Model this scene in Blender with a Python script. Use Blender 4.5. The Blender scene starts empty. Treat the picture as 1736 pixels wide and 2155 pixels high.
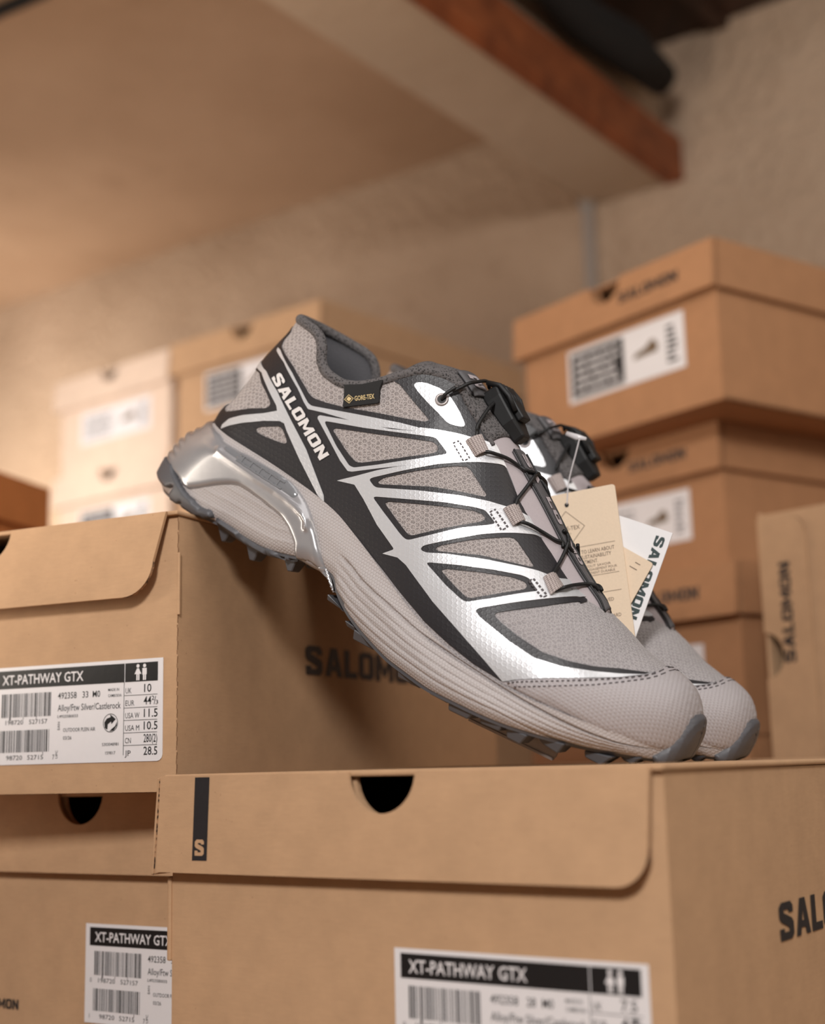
import bpy, bmesh, math, random
import numpy as np
from mathutils import Vector, Matrix
from mathutils.geometry import delaunay_2d_cdt
random.seed(7)
C = bpy.context.scene.collection
scene = bpy.context.scene
# ---------------------------------------------------------------- camera, light, exposure
PITCH, ROLL = 0.1821, -0.0241
cam_data = bpy.data.cameras.new('camera'); cam = bpy.data.objects.new('camera', cam_data); C.objects.link(cam)
fw = Vector((0, math.cos(PITCH), math.sin(PITCH))); upv = Vector((0, -math.sin(PITCH), math.cos(PITCH))); rt = Vector((1, 0, 0))
rt2 = rt*math.cos(ROLL) + upv*math.sin(ROLL); up2 = upv*math.cos(ROLL) - rt*math.sin(ROLL)
cam.matrix_world = Matrix(((rt2.x, up2.x, -fw.x, 0), (rt2.y, up2.y, -fw.y, 0), (rt2.z, up2.z, -fw.z, 0), (0, 0, 0, 1)))
cam_data.sensor_fit = 'VERTICAL'; cam_data.sensor_height = 36; cam_data.sensor_width = 36
cam_data.lens = 36*2885.8/2155
cam_data.clip_start = 0.05; cam_data.clip_end = 50
cam_data.dof.use_dof = True; cam_data.dof.focus_distance = 0.64; cam_data.dof.aperture_fstop = 4.8
scene.camera = cam
scene.view_settings.view_transform = 'Standard'; scene.view_settings.look = 'None'
scene.view_settings.gamma = 1.0; scene.view_settings.use_curve_mapping = False
scene.view_settings.exposure = 0.0
world = bpy.data.worlds.new('room_ambient'); scene.world = world; world.use_nodes = True
world.node_tree.nodes['Background'].inputs[0].default_value = (1.0, 0.86, 0.76, 1)
world.node_tree.nodes['Background'].inputs[1].default_value = 0.10
def area(name, loc, target, size, power, color=(1, .93, .86), size_y=None):
    l = bpy.data.lights.new(name, 'AREA'); l.energy = power; l.color = color; l.size = size
    if size_y: l.shape = 'RECTANGLE'; l.size_y = size_y
    o = bpy.data.objects.new(name, l); C.objects.link(o); o.location = loc
    o.rotation_euler = (Vector(target)-Vector(loc)).to_track_quat('-Z', 'Y').to_euler()
    return o
area('key_light', (-0.20, -0.62, 0.70), (0.02, 0.70, 0.10), 0.20, 16.8, (1, .975, .955))
area('overhead_light', (0.25, 0.30, 0.88), (0.10, 0.72, 0.10), 0.70, 3.4, (1, .96, .93))
area('left_lamp', (-0.68, 1.48, 0.30), (-0.40, 1.84, 0.30), 0.10, 2.1, (1, .95, .90))
area('wall_lamp', (-1.02, 2.35, 0.40), (-0.76, 2.66, 0.60), 0.12, 5.0, (1, .93, .84))
area('side_light', (1.15, 0.20, 0.62), (0.22, 0.95, 0.12), 0.70, 3.2, (1, .88, .76))
area('ceiling_bounce', (-0.75, 0.65, 0.10), (-0.65, 1.30, 0.95), 0.50, 12.0, (1, .89, .76))

# ---------------------------------------------------------------- materials
def srgb(r, g, b):
    f = lambda c: (c/255/12.92) if c/255 <= .04045 else ((c/255+.055)/1.055)**2.4
    return (f(r), f(g), f(b), 1)
class NT:
    def __init__(s, name):
        s.m = bpy.data.materials.new(name); s.m.use_nodes = True; s.t = s.m.node_tree; s.b = s.t.nodes['Principled BSDF']
    def n(s, typ, **kw):
        o = s.t.nodes.new(typ)
        for k, v in kw.items():
            if k.startswith('i_'):
                key = k[2:]; key = int(key) if key.isdigit() else key.replace('_', ' ')
                if isinstance(v, bpy.types.NodeSocket): s.t.links.new(v, o.inputs[key])
                else: o.inputs[key].default_value = v
            else: setattr(o, k, v)
        return o
    def link(s, a, b): s.t.links.new(a, b)
    def math(s, op, a, b=None, c=None, clamp=False):
        kw = {'i_0': a}
        if b is not None: kw['i_1'] = b
        if c is not None: kw['i_2'] = c
        return s.n('ShaderNodeMath', operation=op, use_clamp=clamp, **kw).outputs[0]
    def vm(s, op, a, b=None, scale=None):
        kw = {'i_0': a}
        if b is not None: kw['i_1'] = b
        o = s.n('ShaderNodeVectorMath', operation=op, **kw)
        if scale is not None: o.inputs['Scale'].default_value = scale
        return o
    def mix(s, f, a, b):
        o = s.n('ShaderNodeMix', data_type='RGBA')
        for i, v in ((0, f), (6, a), (7, b)):
            if isinstance(v, bpy.types.NodeSocket): s.link(v, o.inputs[i])
            else: o.inputs[i].default_value = v
        return o.outputs[2]
    def bump(s, h, strength=.3, dist=.001):
        o = s.n('ShaderNodeBump', i_Height=h, i_Strength=strength, i_Distance=dist); s.link(o.outputs[0], s.b.inputs['Normal']); return o
    def set(s, color=None, rough=None, metal=None, **kw):
        if color is not None:
            if isinstance(color, bpy.types.NodeSocket): s.link(color, s.b.inputs['Base Color'])
            else: s.b.inputs['Base Color'].default_value = color
        if rough is not None: s.b.inputs['Roughness'].default_value = rough
        if metal is not None: s.b.inputs['Metallic'].default_value = metal
        for k, v in kw.items(): s.b.inputs[k.replace('_', ' ')].default_value = v
        return s.m
def plain(name, col, rough=.6, metal=0, bumpscale=None, bstr=.15, vary=.12, **kw):
    m = NT(name); tc = m.n('ShaderNodeTexCoord')
    nz = m.n('ShaderNodeTexNoise', i_Vector=tc.outputs['Object'], i_Scale=bumpscale or 400., i_Detail=3.)
    lo = tuple(c*(1-vary) for c in col[:3])+(1,); hi = tuple(min(1, c*(1+vary)) for c in col[:3])+(1,)
    m.set(m.mix(nz.outputs[0], lo, hi), rough, metal, **kw)
    m.bump(nz.outputs[0], bstr, .0004)
    return m.m
def hexdist(m, uv, scale):
    v = m.n('ShaderNodeVectorMath', operation='MULTIPLY', i_0=uv, i_1=(scale, scale, 0)).outputs[0]
    R = (1.0, 1.7320508, 1.0)
    def cell(vec):
        w = m.n('ShaderNodeVectorMath', operation='WRAP', i_0=vec, i_1=R, i_2=(0, 0, 0)).outputs[0]
        return m.vm('SUBTRACT', w, (0.5, .8660254, 0)).outputs[0]
    a = cell(v); b = cell(m.vm('ADD', v, (.5, .8660254, 0)).outputs[0])
    la = m.vm('LENGTH', a).outputs['Value']; lb = m.vm('LENGTH', b).outputs['Value']
    f = m.math('LESS_THAN', la, lb)
    g = m.n('ShaderNodeMix', data_type='VECTOR'); m.link(f, g.inputs[0]); m.link(b, g.inputs[4]); m.link(a, g.inputs[5])
    ab = m.vm('ABSOLUTE', g.outputs[1]).outputs[0]
    d1 = m.vm('DOT_PRODUCT', ab, (.5, .8660254, 0)).outputs['Value']
    sx = m.n('ShaderNodeSeparateXYZ', i_0=ab).outputs[0]
    return m.math('MAXIMUM', d1, sx)          # 0 centre .. 0.5 edge
def kraft(name, col, dark=.82):
    m = NT(name); tc = m.n('ShaderNodeTexCoord'); P = tc.outputs['Object']
    n1 = m.n('ShaderNodeTexNoise', i_Vector=P, i_Scale=55., i_Detail=5., i_Roughness=.65).outputs[0]
    st = m.n('ShaderNodeMapping', i_Vector=P, i_Scale=(140, 140, 900))
    n2 = m.n('ShaderNodeTexNoise', i_Vector=st.outputs[0], i_Scale=1., i_Detail=3.).outputs[0]
    n3 = m.n('ShaderNodeTexNoise', i_Vector=P, i_Scale=1500., i_Detail=2.).outputs[0]
    s = m.math('ADD', m.math('MULTIPLY', n1, .72), m.math('MULTIPLY', n2, .28))
    r = m.n('ShaderNodeMapRange', i_Value=s, i_1=.3, i_2=.7)
    lo = tuple(c*(dark+.06) for c in col[:3])+(1,); hi = tuple(c*1.06 for c in col[:3])+(1,)
    c0 = m.mix(r.outputs[0], lo, hi)
    fl = m.n('ShaderNodeTexVoronoi', i_Vector=P, i_Scale=260.).outputs['Distance']
    spk = m.math('LESS_THAN', fl, .09)
    sel = m.math('GREATER_THAN', m.n('ShaderNodeTexNoise', i_Vector=P, i_Scale=190.).outputs[0], .60)
    c1 = m.mix(m.math('MULTIPLY', m.math('MULTIPLY', spk, sel), .45), c0, srgb(110, 70, 45))
    m.set(c1, .78); m.b.inputs['Specular IOR Level'].default_value = .25
    wv = m.n('ShaderNodeTexWave', i_Vector=P, i_Scale=75., bands_direction='Z'); wv.inputs['Distortion'].default_value = .6
    h = m.math('ADD', m.math('MULTIPLY', n3, .5), m.math('MULTIPLY', wv.outputs['Fac'], .10))
    m.bump(h, .25, .0004)
    return m.m
MK = kraft('kraft_cardboard', srgb(190, 153, 118))
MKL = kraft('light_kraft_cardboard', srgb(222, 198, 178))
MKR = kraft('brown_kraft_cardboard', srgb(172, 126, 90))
MKI = kraft('kraft_cardboard_inside', srgb(120, 88, 62))
MKO = kraft('kraft_cardboard_orange', srgb(188, 118, 66))
def corr():
    m = NT('corrugated_edge'); tc = m.n('ShaderNodeTexCoord')
    w = m.n('ShaderNodeTexNoise', i_Vector=tc.outputs['Object'], i_Scale=420., i_Detail=1.).outputs[0]
    r = m.n('ShaderNodeMapRange', i_Value=w, i_1=.42, i_2=.58).outputs[0]
    m.set(m.mix(r, srgb(60, 40, 26), srgb(176, 134, 98)), .9); return m.m
MCE = corr()
MINK = plain('black_ink', srgb(38, 36, 38), .55, vary=.2)
MPRINT = plain('label_black_ink', srgb(22, 22, 24), .45, vary=.1)
MLAB = plain('white_label_paper', srgb(226, 222, 222), .4, vary=.02, bstr=.03)
MGREY = plain('grey_print', srgb(120, 118, 122), .5)
MBRN = plain('brown_print', srgb(112, 92, 70), .6)

# ---------------------------------------------------------------- mesh helpers
def link(name, me, mat, parent=None):
    o = bpy.data.objects.new(name, me); C.objects.link(o)
    if mat: me.materials.append(mat)
    if parent: o.parent = parent
    return o
def empty(name, loc, rot=(0, 0, 0), label=None, cat=None, group=None):
    o = bpy.data.objects.new(name, None); C.objects.link(o); o.location = loc; o.rotation_euler = rot
    o.empty_display_size = .02
    if label: o['label'] = label
    if cat: o['category'] = cat
    if group: o['group'] = group
    return o
def tag(o, label, cat, group=None, kind=None):
    if label: o['label'] = label
    if cat: o['category'] = cat
    if group: o['group'] = group
    if kind: o['kind'] = kind
    return o
def copy_tree(o, parent=None):
    c = o.copy(); C.objects.link(c)
    if parent: c.parent = parent
    for ch in list(o.children): copy_tree(ch, c)
    return c
class MB:
    def __init__(s): s.v = []; s.f = []
    def add(s, vs, fs):
        k = len(s.v); s.v += [tuple(map(float, v)) for v in vs]; s.f += [tuple(i+k for i in f) for f in fs]; return s
    def box(s, x0, x1, y0, y1, z0, z1):
        return s.add([(x, y, z) for x in (x0, x1) for y in (y0, y1) for z in (z0, z1)],
                     [(0, 1, 3, 2), (4, 6, 7, 5), (0, 4, 5, 1), (2, 3, 7, 6), (0, 2, 6, 4), (1, 5, 7, 3)])
    def prism(s, poly, mapf, a, b):
        """poly 2-D (ccw), mapf(u, v, w) -> xyz; thickness from w=a to w=b"""
        n = len(poly); vs = [mapf(u, v, a) for u, v in poly]+[mapf(u, v, b) for u, v in poly]
        fs = [tuple(range(n))[::-1], tuple(range(n, 2*n))]+[(i, (i+1) % n, n+(i+1) % n, n+i) for i in range(n)]
        return s.add(vs, fs)
    def tube(s, pts, r, n=10, cap=True, flat=1.0):
        pts = [Vector(p) for p in pts]; k0 = len(s.v); N = len(pts); up = None
        for i, p in enumerate(pts):
            t = (pts[min(i+1, N-1)]-pts[max(i-1, 0)]).normalized()
            if up is None: up = Vector((0, 0, 1)) if abs(t.z) < .9 else Vector((1, 0, 0))
            a = (up - t*up.dot(t)).normalized(); up = a; b = t.cross(a)
            rr = r[i] if hasattr(r, '__len__') else r
            for j in range(n):
                th = 2*math.pi*j/n; q = p + a*(math.cos(th)*rr) + b*(math.sin(th)*rr*flat); s.v.append(tuple(q))
        for i in range(N-1):
            for j in range(n):
                s.f.append((k0+i*n+j, k0+i*n+(j+1) % n, k0+(i+1)*n+(j+1) % n, k0+(i+1)*n+j))
        if cap: s.f.append(tuple(k0+j for j in range(n))[::-1]); s.f.append(tuple(k0+(N-1)*n+j for j in range(n)))
        return s
    def build(s, name, mat, parent=None, smooth=False, bevel=None, recalc=True, seg=2):
        me = bpy.data.meshes.new(name); me.from_pydata(s.v, [], s.f); me.validate(verbose=False)
        if recalc:
            b = bmesh.new(); b.from_mesh(me); bmesh.ops.recalc_face_normals(b, faces=b.faces); b.to_mesh(me); b.free()
        if smooth: me.polygons.foreach_set('use_smooth', [True]*len(me.polygons))
        o = link(name, me, mat, parent)
        if bevel:
            md = o.modifiers.new('bevel', 'BEVEL'); md.width = bevel; md.segments = seg; md.limit_method = 'ANGLE'; md.angle_limit = math.radians(40)
        return o
def spline(pts, n=8):
    P = [np.array(p, float) for p in pts]; P = [2*P[0]-P[1]]+P+[2*P[-1]-P[-2]]; out = []
    for i in range(1, len(P)-2):
        for k in range(n):
            t = k/n; a, b, c, d = P[i-1:i+3]
            out.append(.5*((2*b)+(-a+c)*t+(2*a-5*b+4*c-d)*t*t+(-a+3*b-3*c+d)*t**3))
    out.append(P[-2]); return out
def inside(P, poly):
    P = np.asarray(P); poly = np.asarray(poly); x, y = P[:, 0], P[:, 1]; r = np.zeros(len(P), bool)
    x1, y1 = poly[:, 0], poly[:, 1]; x2, y2 = np.roll(x1, -1), np.roll(y1, -1)
    for a, b, c, d in zip(x1, y1, x2, y2):
        if b == d: continue
        r ^= ((b > y) != (d > y)) & (x < (c-a)*(y-b)/(d-b)+a)
    return r
# ---------------------------------------------------------------- lettering
GLY = {
 'S': (.78, [[(0.02,0),(.62,0),(.75,.13),(.75,.44),(.66,.55),(.25,.72),(.25,.79),(.50,.79),(.50,.70),(.74,.70),(.74,.88),(.62,1),(.14,1),(0,.87),(0,.60),(.09,.49),(.50,.31),(.50,.21),(.25,.21),(.25,.31),(0,.31)]], []),
 'A': (.80, [[(0,0),(.24,0),(.29,.2),(.51,.2),(.56,0),(.80,0),(.55,1),(.25,1)]], [[(.34,.39),(.46,.39),(.40,.70)]]),
 'L': (.62, [[(0,0),(.62,0),(.62,.22),(.25,.22),(.25,1),(0,1)]], []),
 'O': (.76, [[(.14,0),(.62,0),(.76,.14),(.76,.86),(.62,1),(.14,1),(0,.86),(0,.14)]], [[(.25,.22),(.51,.22),(.51,.78),(.25,.78)]]),
 'M': (.94, [[(0,0),(.23,0),(.23,.56),(.40,.18),(.54,.18),(.71,.56),(.71,0),(.94,0),(.94,1),(.72,1),(.47,.45),(.22,1),(0,1)]], []),
 'N': (.76, [[(0,0),(.23,0),(.23,.54),(.53,0),(.76,0),(.76,1),(.53,1),(.53,.46),(.23,1),(0,1)]], []),
}
def cdt_tris(outers, holes, extra=()):
    pts = []; edges = []
    for poly in list(outers)+list(holes):
        k = len(pts); n = len(poly); pts += [tuple(p) for p in poly]; edges += [(k+i, k+(i+1) % n) for i in range(n)]
    pts += [tuple(p) for p in extra]
    v, e, f, *_ = delaunay_2d_cdt([Vector((float(a), float(b))) for a, b in pts], edges, [], 0, 1e-7)
    V = np.array([(a.x, a.y) for a in v]); F = np.array([t for t in f if len(t) == 3], int)
    cen = V[F].mean(axis=1); m = np.zeros(len(F), bool)
    for o in outers: m |= inside(cen, o)
    for h in holes: m &= ~inside(cen, h)
    return V, F[m]
def logo_tris(word='SALOMON', gap=.09):
    x = 0; VV = []; FF = []; k = 0
    for ch in word:
        w, o, h = GLY[ch]
        V, F = cdt_tris(o, h); V = V.copy(); V[:, 0] += x
        VV.append(V); FF.append(F+k); k += len(V); x += w+gap
    return np.vstack(VV), np.vstack(FF), x-gap
_tc = {}
def text_tris(s, bold=0.0):
    """built-in font, returned as 2-D triangles with cap height ~0.7"""
    key = (s, bold)
    if key in _tc: return _tc[key]
    cu = bpy.data.curves.new('t', 'FONT'); cu.body = s; cu.size = 1; cu.resolution_u = 2; cu.offset = bold
    o = bpy.data.objects.new('t', cu); me = o.to_mesh()
    me.calc_loop_triangles()
    V = np.array([(v.co.x, v.co.y) for v in me.vertices]).reshape(-1, 2); F = np.array([tuple(t.vertices) for t in me.loop_triangles], int).reshape(-1, 3)
    o.to_mesh_clear(); bpy.data.objects.remove(o); bpy.data.curves.remove(cu)
    _tc[key] = (V, F); return V, F
class Flat:
    """flat print: 2-D triangles (x right, y up) mapped by mapf(u, v)"""
    def __init__(s): s.V = []; s.F = []
    def tris(s, V, F, x, y, sx, sy, rot=0):
        k = len(s.V); c, q = math.cos(rot), math.sin(rot)
        for a, b in V:
            a, b = a*sx, b*sy; s.V.append((x+a*c-b*q, y+a*q+b*c))
        s.F += [tuple(int(i)+k for i in f) for f in F]
    def rect(s, x0, y0, x1, y1): s.tris([(x0, y0), (x1, y0), (x1, y1), (x0, y1)], [(0, 1, 2), (0, 2, 3)], 0, 0, 1, 1)
    def poly(s, pts):
        V, F = cdt_tris([pts], []); s.tris(V, F, 0, 0, 1, 1)
    def text(s, t, x, y, h, w=None, bold=0.0, rot=0):
        V, F = text_tris(t, bold)
        if not len(V): return
        mn = V[:, 0].min(); wd = V[:, 0].max()-mn; V = V-np.array([mn, 0]); sy = h/.70
        s.tris(V, F, x, y, (w/wd if w else sy*.8), sy, rot)
    def logo(s, x, y, h, w, word='SALOMON', rot=0):
        V, F, L = logo_tris(word); s.tris(V, F, x, y, w/L, h, rot)
    def build(s, name, mat, parent, mapf):
        me = bpy.data.meshes.new(name); me.from_pydata([mapf(a, b) for a, b in s.V], [], s.F)
        return link(name, me, mat, parent)
# ---------------------------------------------------------------- the room: back wall, ceiling, beam, shelf
WA = math.radians(36.3); wd = Vector((math.cos(WA), -math.sin(WA), 0)); wn = Vector((math.sin(WA), math.cos(WA), 0)); WP = Vector((0, 2.14, 0))
def wl(u, d, z): return WP + wd*u - wn*d + Vector((0, 0, z))      # u along wall to the right, d out of the wall, z height
def plaster(name, a, b, stain, rough=.9, bs=.5, scale=9.):
    m = NT(name); P = m.n('ShaderNodeTexCoord').outputs['Object']
    n1 = m.n('ShaderNodeTexNoise', i_Vector=P, i_Scale=2.2, i_Detail=5., i_Roughness=.6).outputs[0]
    n2 = m.n('ShaderNodeTexNoise', i_Vector=P, i_Scale=scale, i_Detail=4., i_Roughness=.6).outputs[0]
    r1 = m.n('ShaderNodeMapRange', i_Value=n1, i_1=.35, i_2=.65).outputs[0]
    c = m.mix(r1, a, b)
    r2 = m.n('ShaderNodeMapRange', i_Value=n2, i_1=.58, i_2=.78).outputs[0]
    c = m.mix(m.math('MULTIPLY', r2, .45), c, stain)
    m.set(c, rough)
    n3 = m.n('ShaderNodeTexNoise', i_Vector=P, i_Scale=scale*4, i_Detail=4.).outputs[0]
    m.bump(n3, bs, .02); return m.m
MWALL = plaster('wall_plaster', srgb(188, 162, 138), srgb(172, 146, 122), srgb(142, 114, 90), bs=.7, scale=16.)
MCEIL = plaster('ceiling_plaster', srgb(180, 148, 120), srgb(162, 130, 102), srgb(132, 100, 72), bs=.12, scale=4.)
MSOFF = plaster('painted_beam', srgb(190, 166, 142), srgb(180, 156, 132), srgb(150, 122, 98), bs=.1, scale=6.)
def wood(name, a, b, sc=(3, 40, 40), rough=.6):
    m = NT(name); P = m.n('ShaderNodeTexCoord').outputs['Object']
    mp = m.n('ShaderNodeMapping', i_Vector=P, i_Scale=sc).outputs[0]
    n = m.n('ShaderNodeTexNoise', i_Vector=mp, i_Scale=1., i_Detail=5., i_Distortion=.8).outputs[0]
    r = m.n('ShaderNodeMapRange', i_Value=n, i_1=.3, i_2=.7).outputs[0]
    m.set(m.mix(r, a, b), rough); m.bump(n, .2, .004); return m.m
MBROWN = wood('stained_batten_wood', srgb(150, 82, 44), srgb(112, 58, 30), (40, 3, 40))
MDARKW = wood('dark_ceiling_wood', srgb(66, 40, 26), srgb(40, 24, 16), (30, 3, 30))
MSHELF = wood('shelf_wood', srgb(150, 116, 84), srgb(120, 90, 62), (3, 40, 40))
MBLK = plain('matte_black', srgb(22, 19, 17), .95, bumpscale=60., bstr=.9, vary=.5)
def quadbox(name, u0, u1, d0, d1, z0, z1, mat, parent=None, bevel=None, kind='structure'):
    b = MB(); b.add([tuple(wl(u, d, z)) for u in (u0, u1) for d in (d0, d1) for z in (z0, z1)],
                    [(0, 1, 3, 2), (4, 6, 7, 5), (0, 4, 5, 1), (2, 3, 7, 6), (0, 2, 6, 4), (1, 5, 7, 3)])
    o = b.build(name, mat, parent, bevel=bevel)
    if kind and not parent: o['kind'] = kind
    return o
ZSH = -0.1473
def noisy_wall(name, u0, u1, z0, z1, amp, mat, nu=90, nz=70):
    rnd = random.Random(3); ph = [(rnd.uniform(4, 34), rnd.uniform(4, 34), rnd.uniform(0, 6.3), rnd.uniform(.3, 1)) for _ in range(26)]
    b = MB(); vs = []
    for i in range(nu+1):
        for j in range(nz+1):
            u = u0+(u1-u0)*i/nu; z = z0+(z1-z0)*j/nz
            h = sum(w*math.sin(a*u*(1 if k % 2 else -1)+c*z+p) for k, (a, c, p, w) in enumerate(ph))*amp/4
            vs.append(tuple(wl(u, h, z)))
    fs = [(i*(nz+1)+j, (i+1)*(nz+1)+j, (i+1)*(nz+1)+j+1, i*(nz+1)+j+1) for i in range(nu) for j in range(nz)]
    # closed slab behind
    k = len(vs); vs += [tuple(wl(u, -.08, z)) for u, z in ((u0, z0), (u1, z0), (u1, z1), (u0, z1))]
    fs.append((k, k+3, k+2, k+1))
    b.add(vs, fs); o = b.build(name, mat, None, smooth=True); o['kind'] = 'structure'; return o
noisy_wall('wall_back', -1.9, 1.5, ZSH-.1, 1.12, .0035, MWALL)
# lower plastered ceiling on the left of the beam, the dark wood deck on the right
def uu(x): return x/math.cos(WA)
quadbox('ceiling', -1.9, .42, -.02, 2.6, .970, 1.02, MCEIL)
quadbox('ceiling_deck', .42, 1.5, -.02, 2.6, 1.035, 1.065, MDARKW)
for k, u in enumerate((.56, .82, 1.08, 1.34)):
    quadbox('joint_batten', u, u+.02, 0, 2.6, 1.022, 1.0355, MDARKW)
# beam: painted board below, stained batten on its right edge, lumpy black tube above the batten
quadbox('beam', .345, .470, .0, 2.4, .815, .966, MSOFF, bevel=.004)
quadbox('trim_1', .4705, .497, .0, 2.4, .812, .876, MBROWN, bevel=.002)
o = MB(); pts = [wl(.512+.006*math.sin(k*1.7), 2.4-k*.1, .925+.006*math.cos(k*2.3)) for k in range(24)]
o.tube([tuple(p) for p in pts], [.028+.005*math.sin(k*2.1) for k in range(24)], 12)
fo = o.build('black_tube', MBLK, None, smooth=True); tag(fo, 'lumpy black tube lying along the top of the reddish brown batten', 'pipe insulation')
# thin cable across the ceiling at the far upper left
cb = MB(); cb.tube(spline([(-.80, 1.74, .961), (-.64, 1.67, .961), (-.543, 1.627, .961), (-.511, 1.606, .961), (-.468, 1.58, .961), (-.424, 1.549, .961), (-.25, 1.40, .961), (-.05, 1.20, .961)], 6), .0085, 10)
tag(cb.build('ceiling_cable', MBLK, None, smooth=True), 'dark cable crossing the ceiling at the upper left corner', 'cable')
# pale metal strap on the wall under the beam
sb = empty('wall_strap', wl(.345, .012, .66), (0, 0, -WA), 'narrow pale metal strap hanging on the wall under the beam', 'bracket')
MZINC = plain('zinc_metal', srgb(176, 172, 168), .4, .6)
b = MB(); b.box(-.009, .009, -.0015, .0015, 0, .155); b.build('strip', MZINC, sb, bevel=.0005)
b = MB(); b.box(-.012, .012, -.006, .0015, .15, .165); b.build('hook', MZINC, sb, bevel=.001)
# shelf board carrying the stacks
sh = MB(); sh.add([tuple(wl(u, d, z)) for u in (-1.8, 1.4) for d in (.0, 2.1) for z in (ZSH-.03, ZSH)],
                  [(0, 1, 3, 2), (4, 6, 7, 5), (0, 4, 5, 1), (2, 3, 7, 6), (0, 2, 6, 4), (1, 5, 7, 3)])
quadbox('wall_left', -1.95, -1.9, -.02, 2.6, ZSH-.1, 1.02, MWALL)
sh = sh.build('floor', MSHELF, None); sh['kind'] = 'structure'

# ---------------------------------------------------------------- shoe boxes
def arc(cx, cy, r, a0, a1, n=10): return [(cx+r*math.cos(math.radians(a0+(a1-a0)*k/n)), cy+r*math.sin(math.radians(a0+(a1-a0)*k/n))) for k in range(n+1)]
def near_label(lab, w, h):
    """parts printed on the white label; origin lower-left, u right v up (mm -> m)"""
    K = Flat(); Wt = Flat(); G = []; s = w/109.
    X = lambda a: a*s
    def bars(x0, y0, x1, y1, seed):
        r = random.Random(seed); x = x0
        while x < x1-.4:
            b = r.choice((.3, .3, .45, .6, .9)); g = r.choice((.35, .35, .55, .8))
            K.rect(X(x), X(y0 if r.random() > .12 else y0-1.5), X(min(x+b, x1)), X(y1)); x += b+g
    K.rect(X(3.0), X(38.9), X(85.4), X(48.2)); K.rect(X(86.1), X(38.9), X(106.0), X(48.2))
    Wt.text('XT-PATHWAY GTX', X(6.8), X(41.0), X(4.9), X(53.2), .012)
    for cx, fem in ((94.0, 1), (98.0, 0)):
        I_ = Flat(); G.append(I_); I_.poly([(X(cx+.95*math.cos(t)), X(46.6+.95*math.sin(t))) for t in [2*math.pi*k/12 for k in range(12)]])
        if fem: I_.poly([(X(cx-a), X(b)) for a, b in ((-.6, 45.4), (.6, 45.4), (2.1, 42.6), (.95, 42.6), (.95, 39.5), (.15, 39.5), (.15, 42.4), (-.15, 42.4), (-.15, 39.5), (-.95, 39.5), (-.95, 42.6), (-2.1, 42.6))])
        else: I_.poly([(X(cx-a), X(b)) for a, b in ((-1.35, 45.4), (1.35, 45.4), (1.35, 42.2), (.95, 42.2), (.95, 39.5), (.12, 39.5), (.12, 42.2), (-.12, 42.2), (-.12, 39.5), (-.95, 39.5), (-.95, 42.2), (-1.35, 42.2))])
    bars(6.6, 24.1, 39.6, 36.2, 5); bars(6.0, 6.2, 39.2, 17.4, 8)
    K.text('0', X(3.6), X(20.4), X(2.3)); K.text('198720', X(9.5), X(20.4), X(2.3), X(11.8)); K.text('527157', X(25.2), X(20.4), X(2.3), X(12))
    K.text('1', X(3.4), X(2.4), X(2.3)); K.text('98720', X(10.6), X(2.4), X(2.3), X(10.6)); K.text('52715', X(24.6), X(2.4), X(2.3), X(10.4)); K.text('7', X(41), X(2.2), X(2.4))
    K.text(lab.get('ref', '492358'), X(43.8), X(32.4), X(3.2), X(12.0), .004); K.text(lab.get('r2', '33'), X(59.5), X(32.4), X(3.2), X(3.7), .004); K.text('M0', X(66), X(32.4), X(3.2), X(4.7), .004)
    K.text('MADE IN', X(75.7), X(34.9), X(1.4), X(6.8), .004); K.text('CAMBODIA', X(75.7), X(32.0), X(1.4), X(8.3), .004)
    K.text('Alloy/Ftw Silver/Castlerock', X(43.8), X(26.2), X(3.3), X(39.8), .002)
    K.text('L4923580033', X(43.8), X(22.8), X(1.5), X(13.0), .004)
    K.text('EAN', X(45.4), X(16.8), X(1.5), X(4.0), .004, math.pi/2); K.text('UPC', X(44.4), X(2.6), X(1.5), X(4.0), .004, math.pi/2)
    K.text('OUTDOOR PLEIN AIR', X(47.6), X(15.7), X(1.9), X(20.4), .002); K.text('03/26', X(47.6), X(11.8), X(1.8), X(5.4), .002)
    K.text('5303048981', X(72.4), X(8.0), X(1.5), X(10.2), .004); K.text('159817', X(74.5), X(3.8), X(1.5), X(6.2), .004)
    cx, cy, R = 77.4, 19.2, 4.6
    V, F = cdt_tris([[(X(cx+R*math.cos(t)), X(cy+R*math.sin(t))) for t in [2*math.pi*k/32 for k in range(32)]]], [[(X(cx+R*.93*math.cos(t)), X(cy+R*.93*math.sin(t))) for t in [2*math.pi*k/32 for k in range(32)]]]); K.tris(V, F, 0, 0, 1, 1)
    K.poly([(X(cx+a), X(cy+b)) for a, b in ((-.3, 4.3), (3.3, 1.8), (.6, -.6), (.4, .7), (-1.6, -.6), (-1.9, -3.3), (-3.5, -2.3), (-3.8, .4), (-2.2, 2.3), (.1, 2.9))])
    K.poly([(X(cx+a), X(cy+b)) for a, b in ((-.6, -4.1), (2.1, -3.7), (4.0, -1.3), (4.0, .7), (3.0, -1.5), (1.0, -2.8))])
    K.rect(X(85.4), X(3.2), X(85.7), X(48.2))
    rows = lab.get('rows', (('UK', '10'), ('EUR', '44⅔'), ('USA W', '11.5'), ('USA M', '10.5'), ('CN', '280(2)'), ('JP', '28.5')))
    wds = {'10': 4.4, '11.5': 8.3, '10.5': 8.3, '28.5': 8.3, '280(2)': 8.2, '7.5': 6.2, '9': 2.2, '8': 2.2, '260(2)': 8.2, '26': 4.4}
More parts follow.
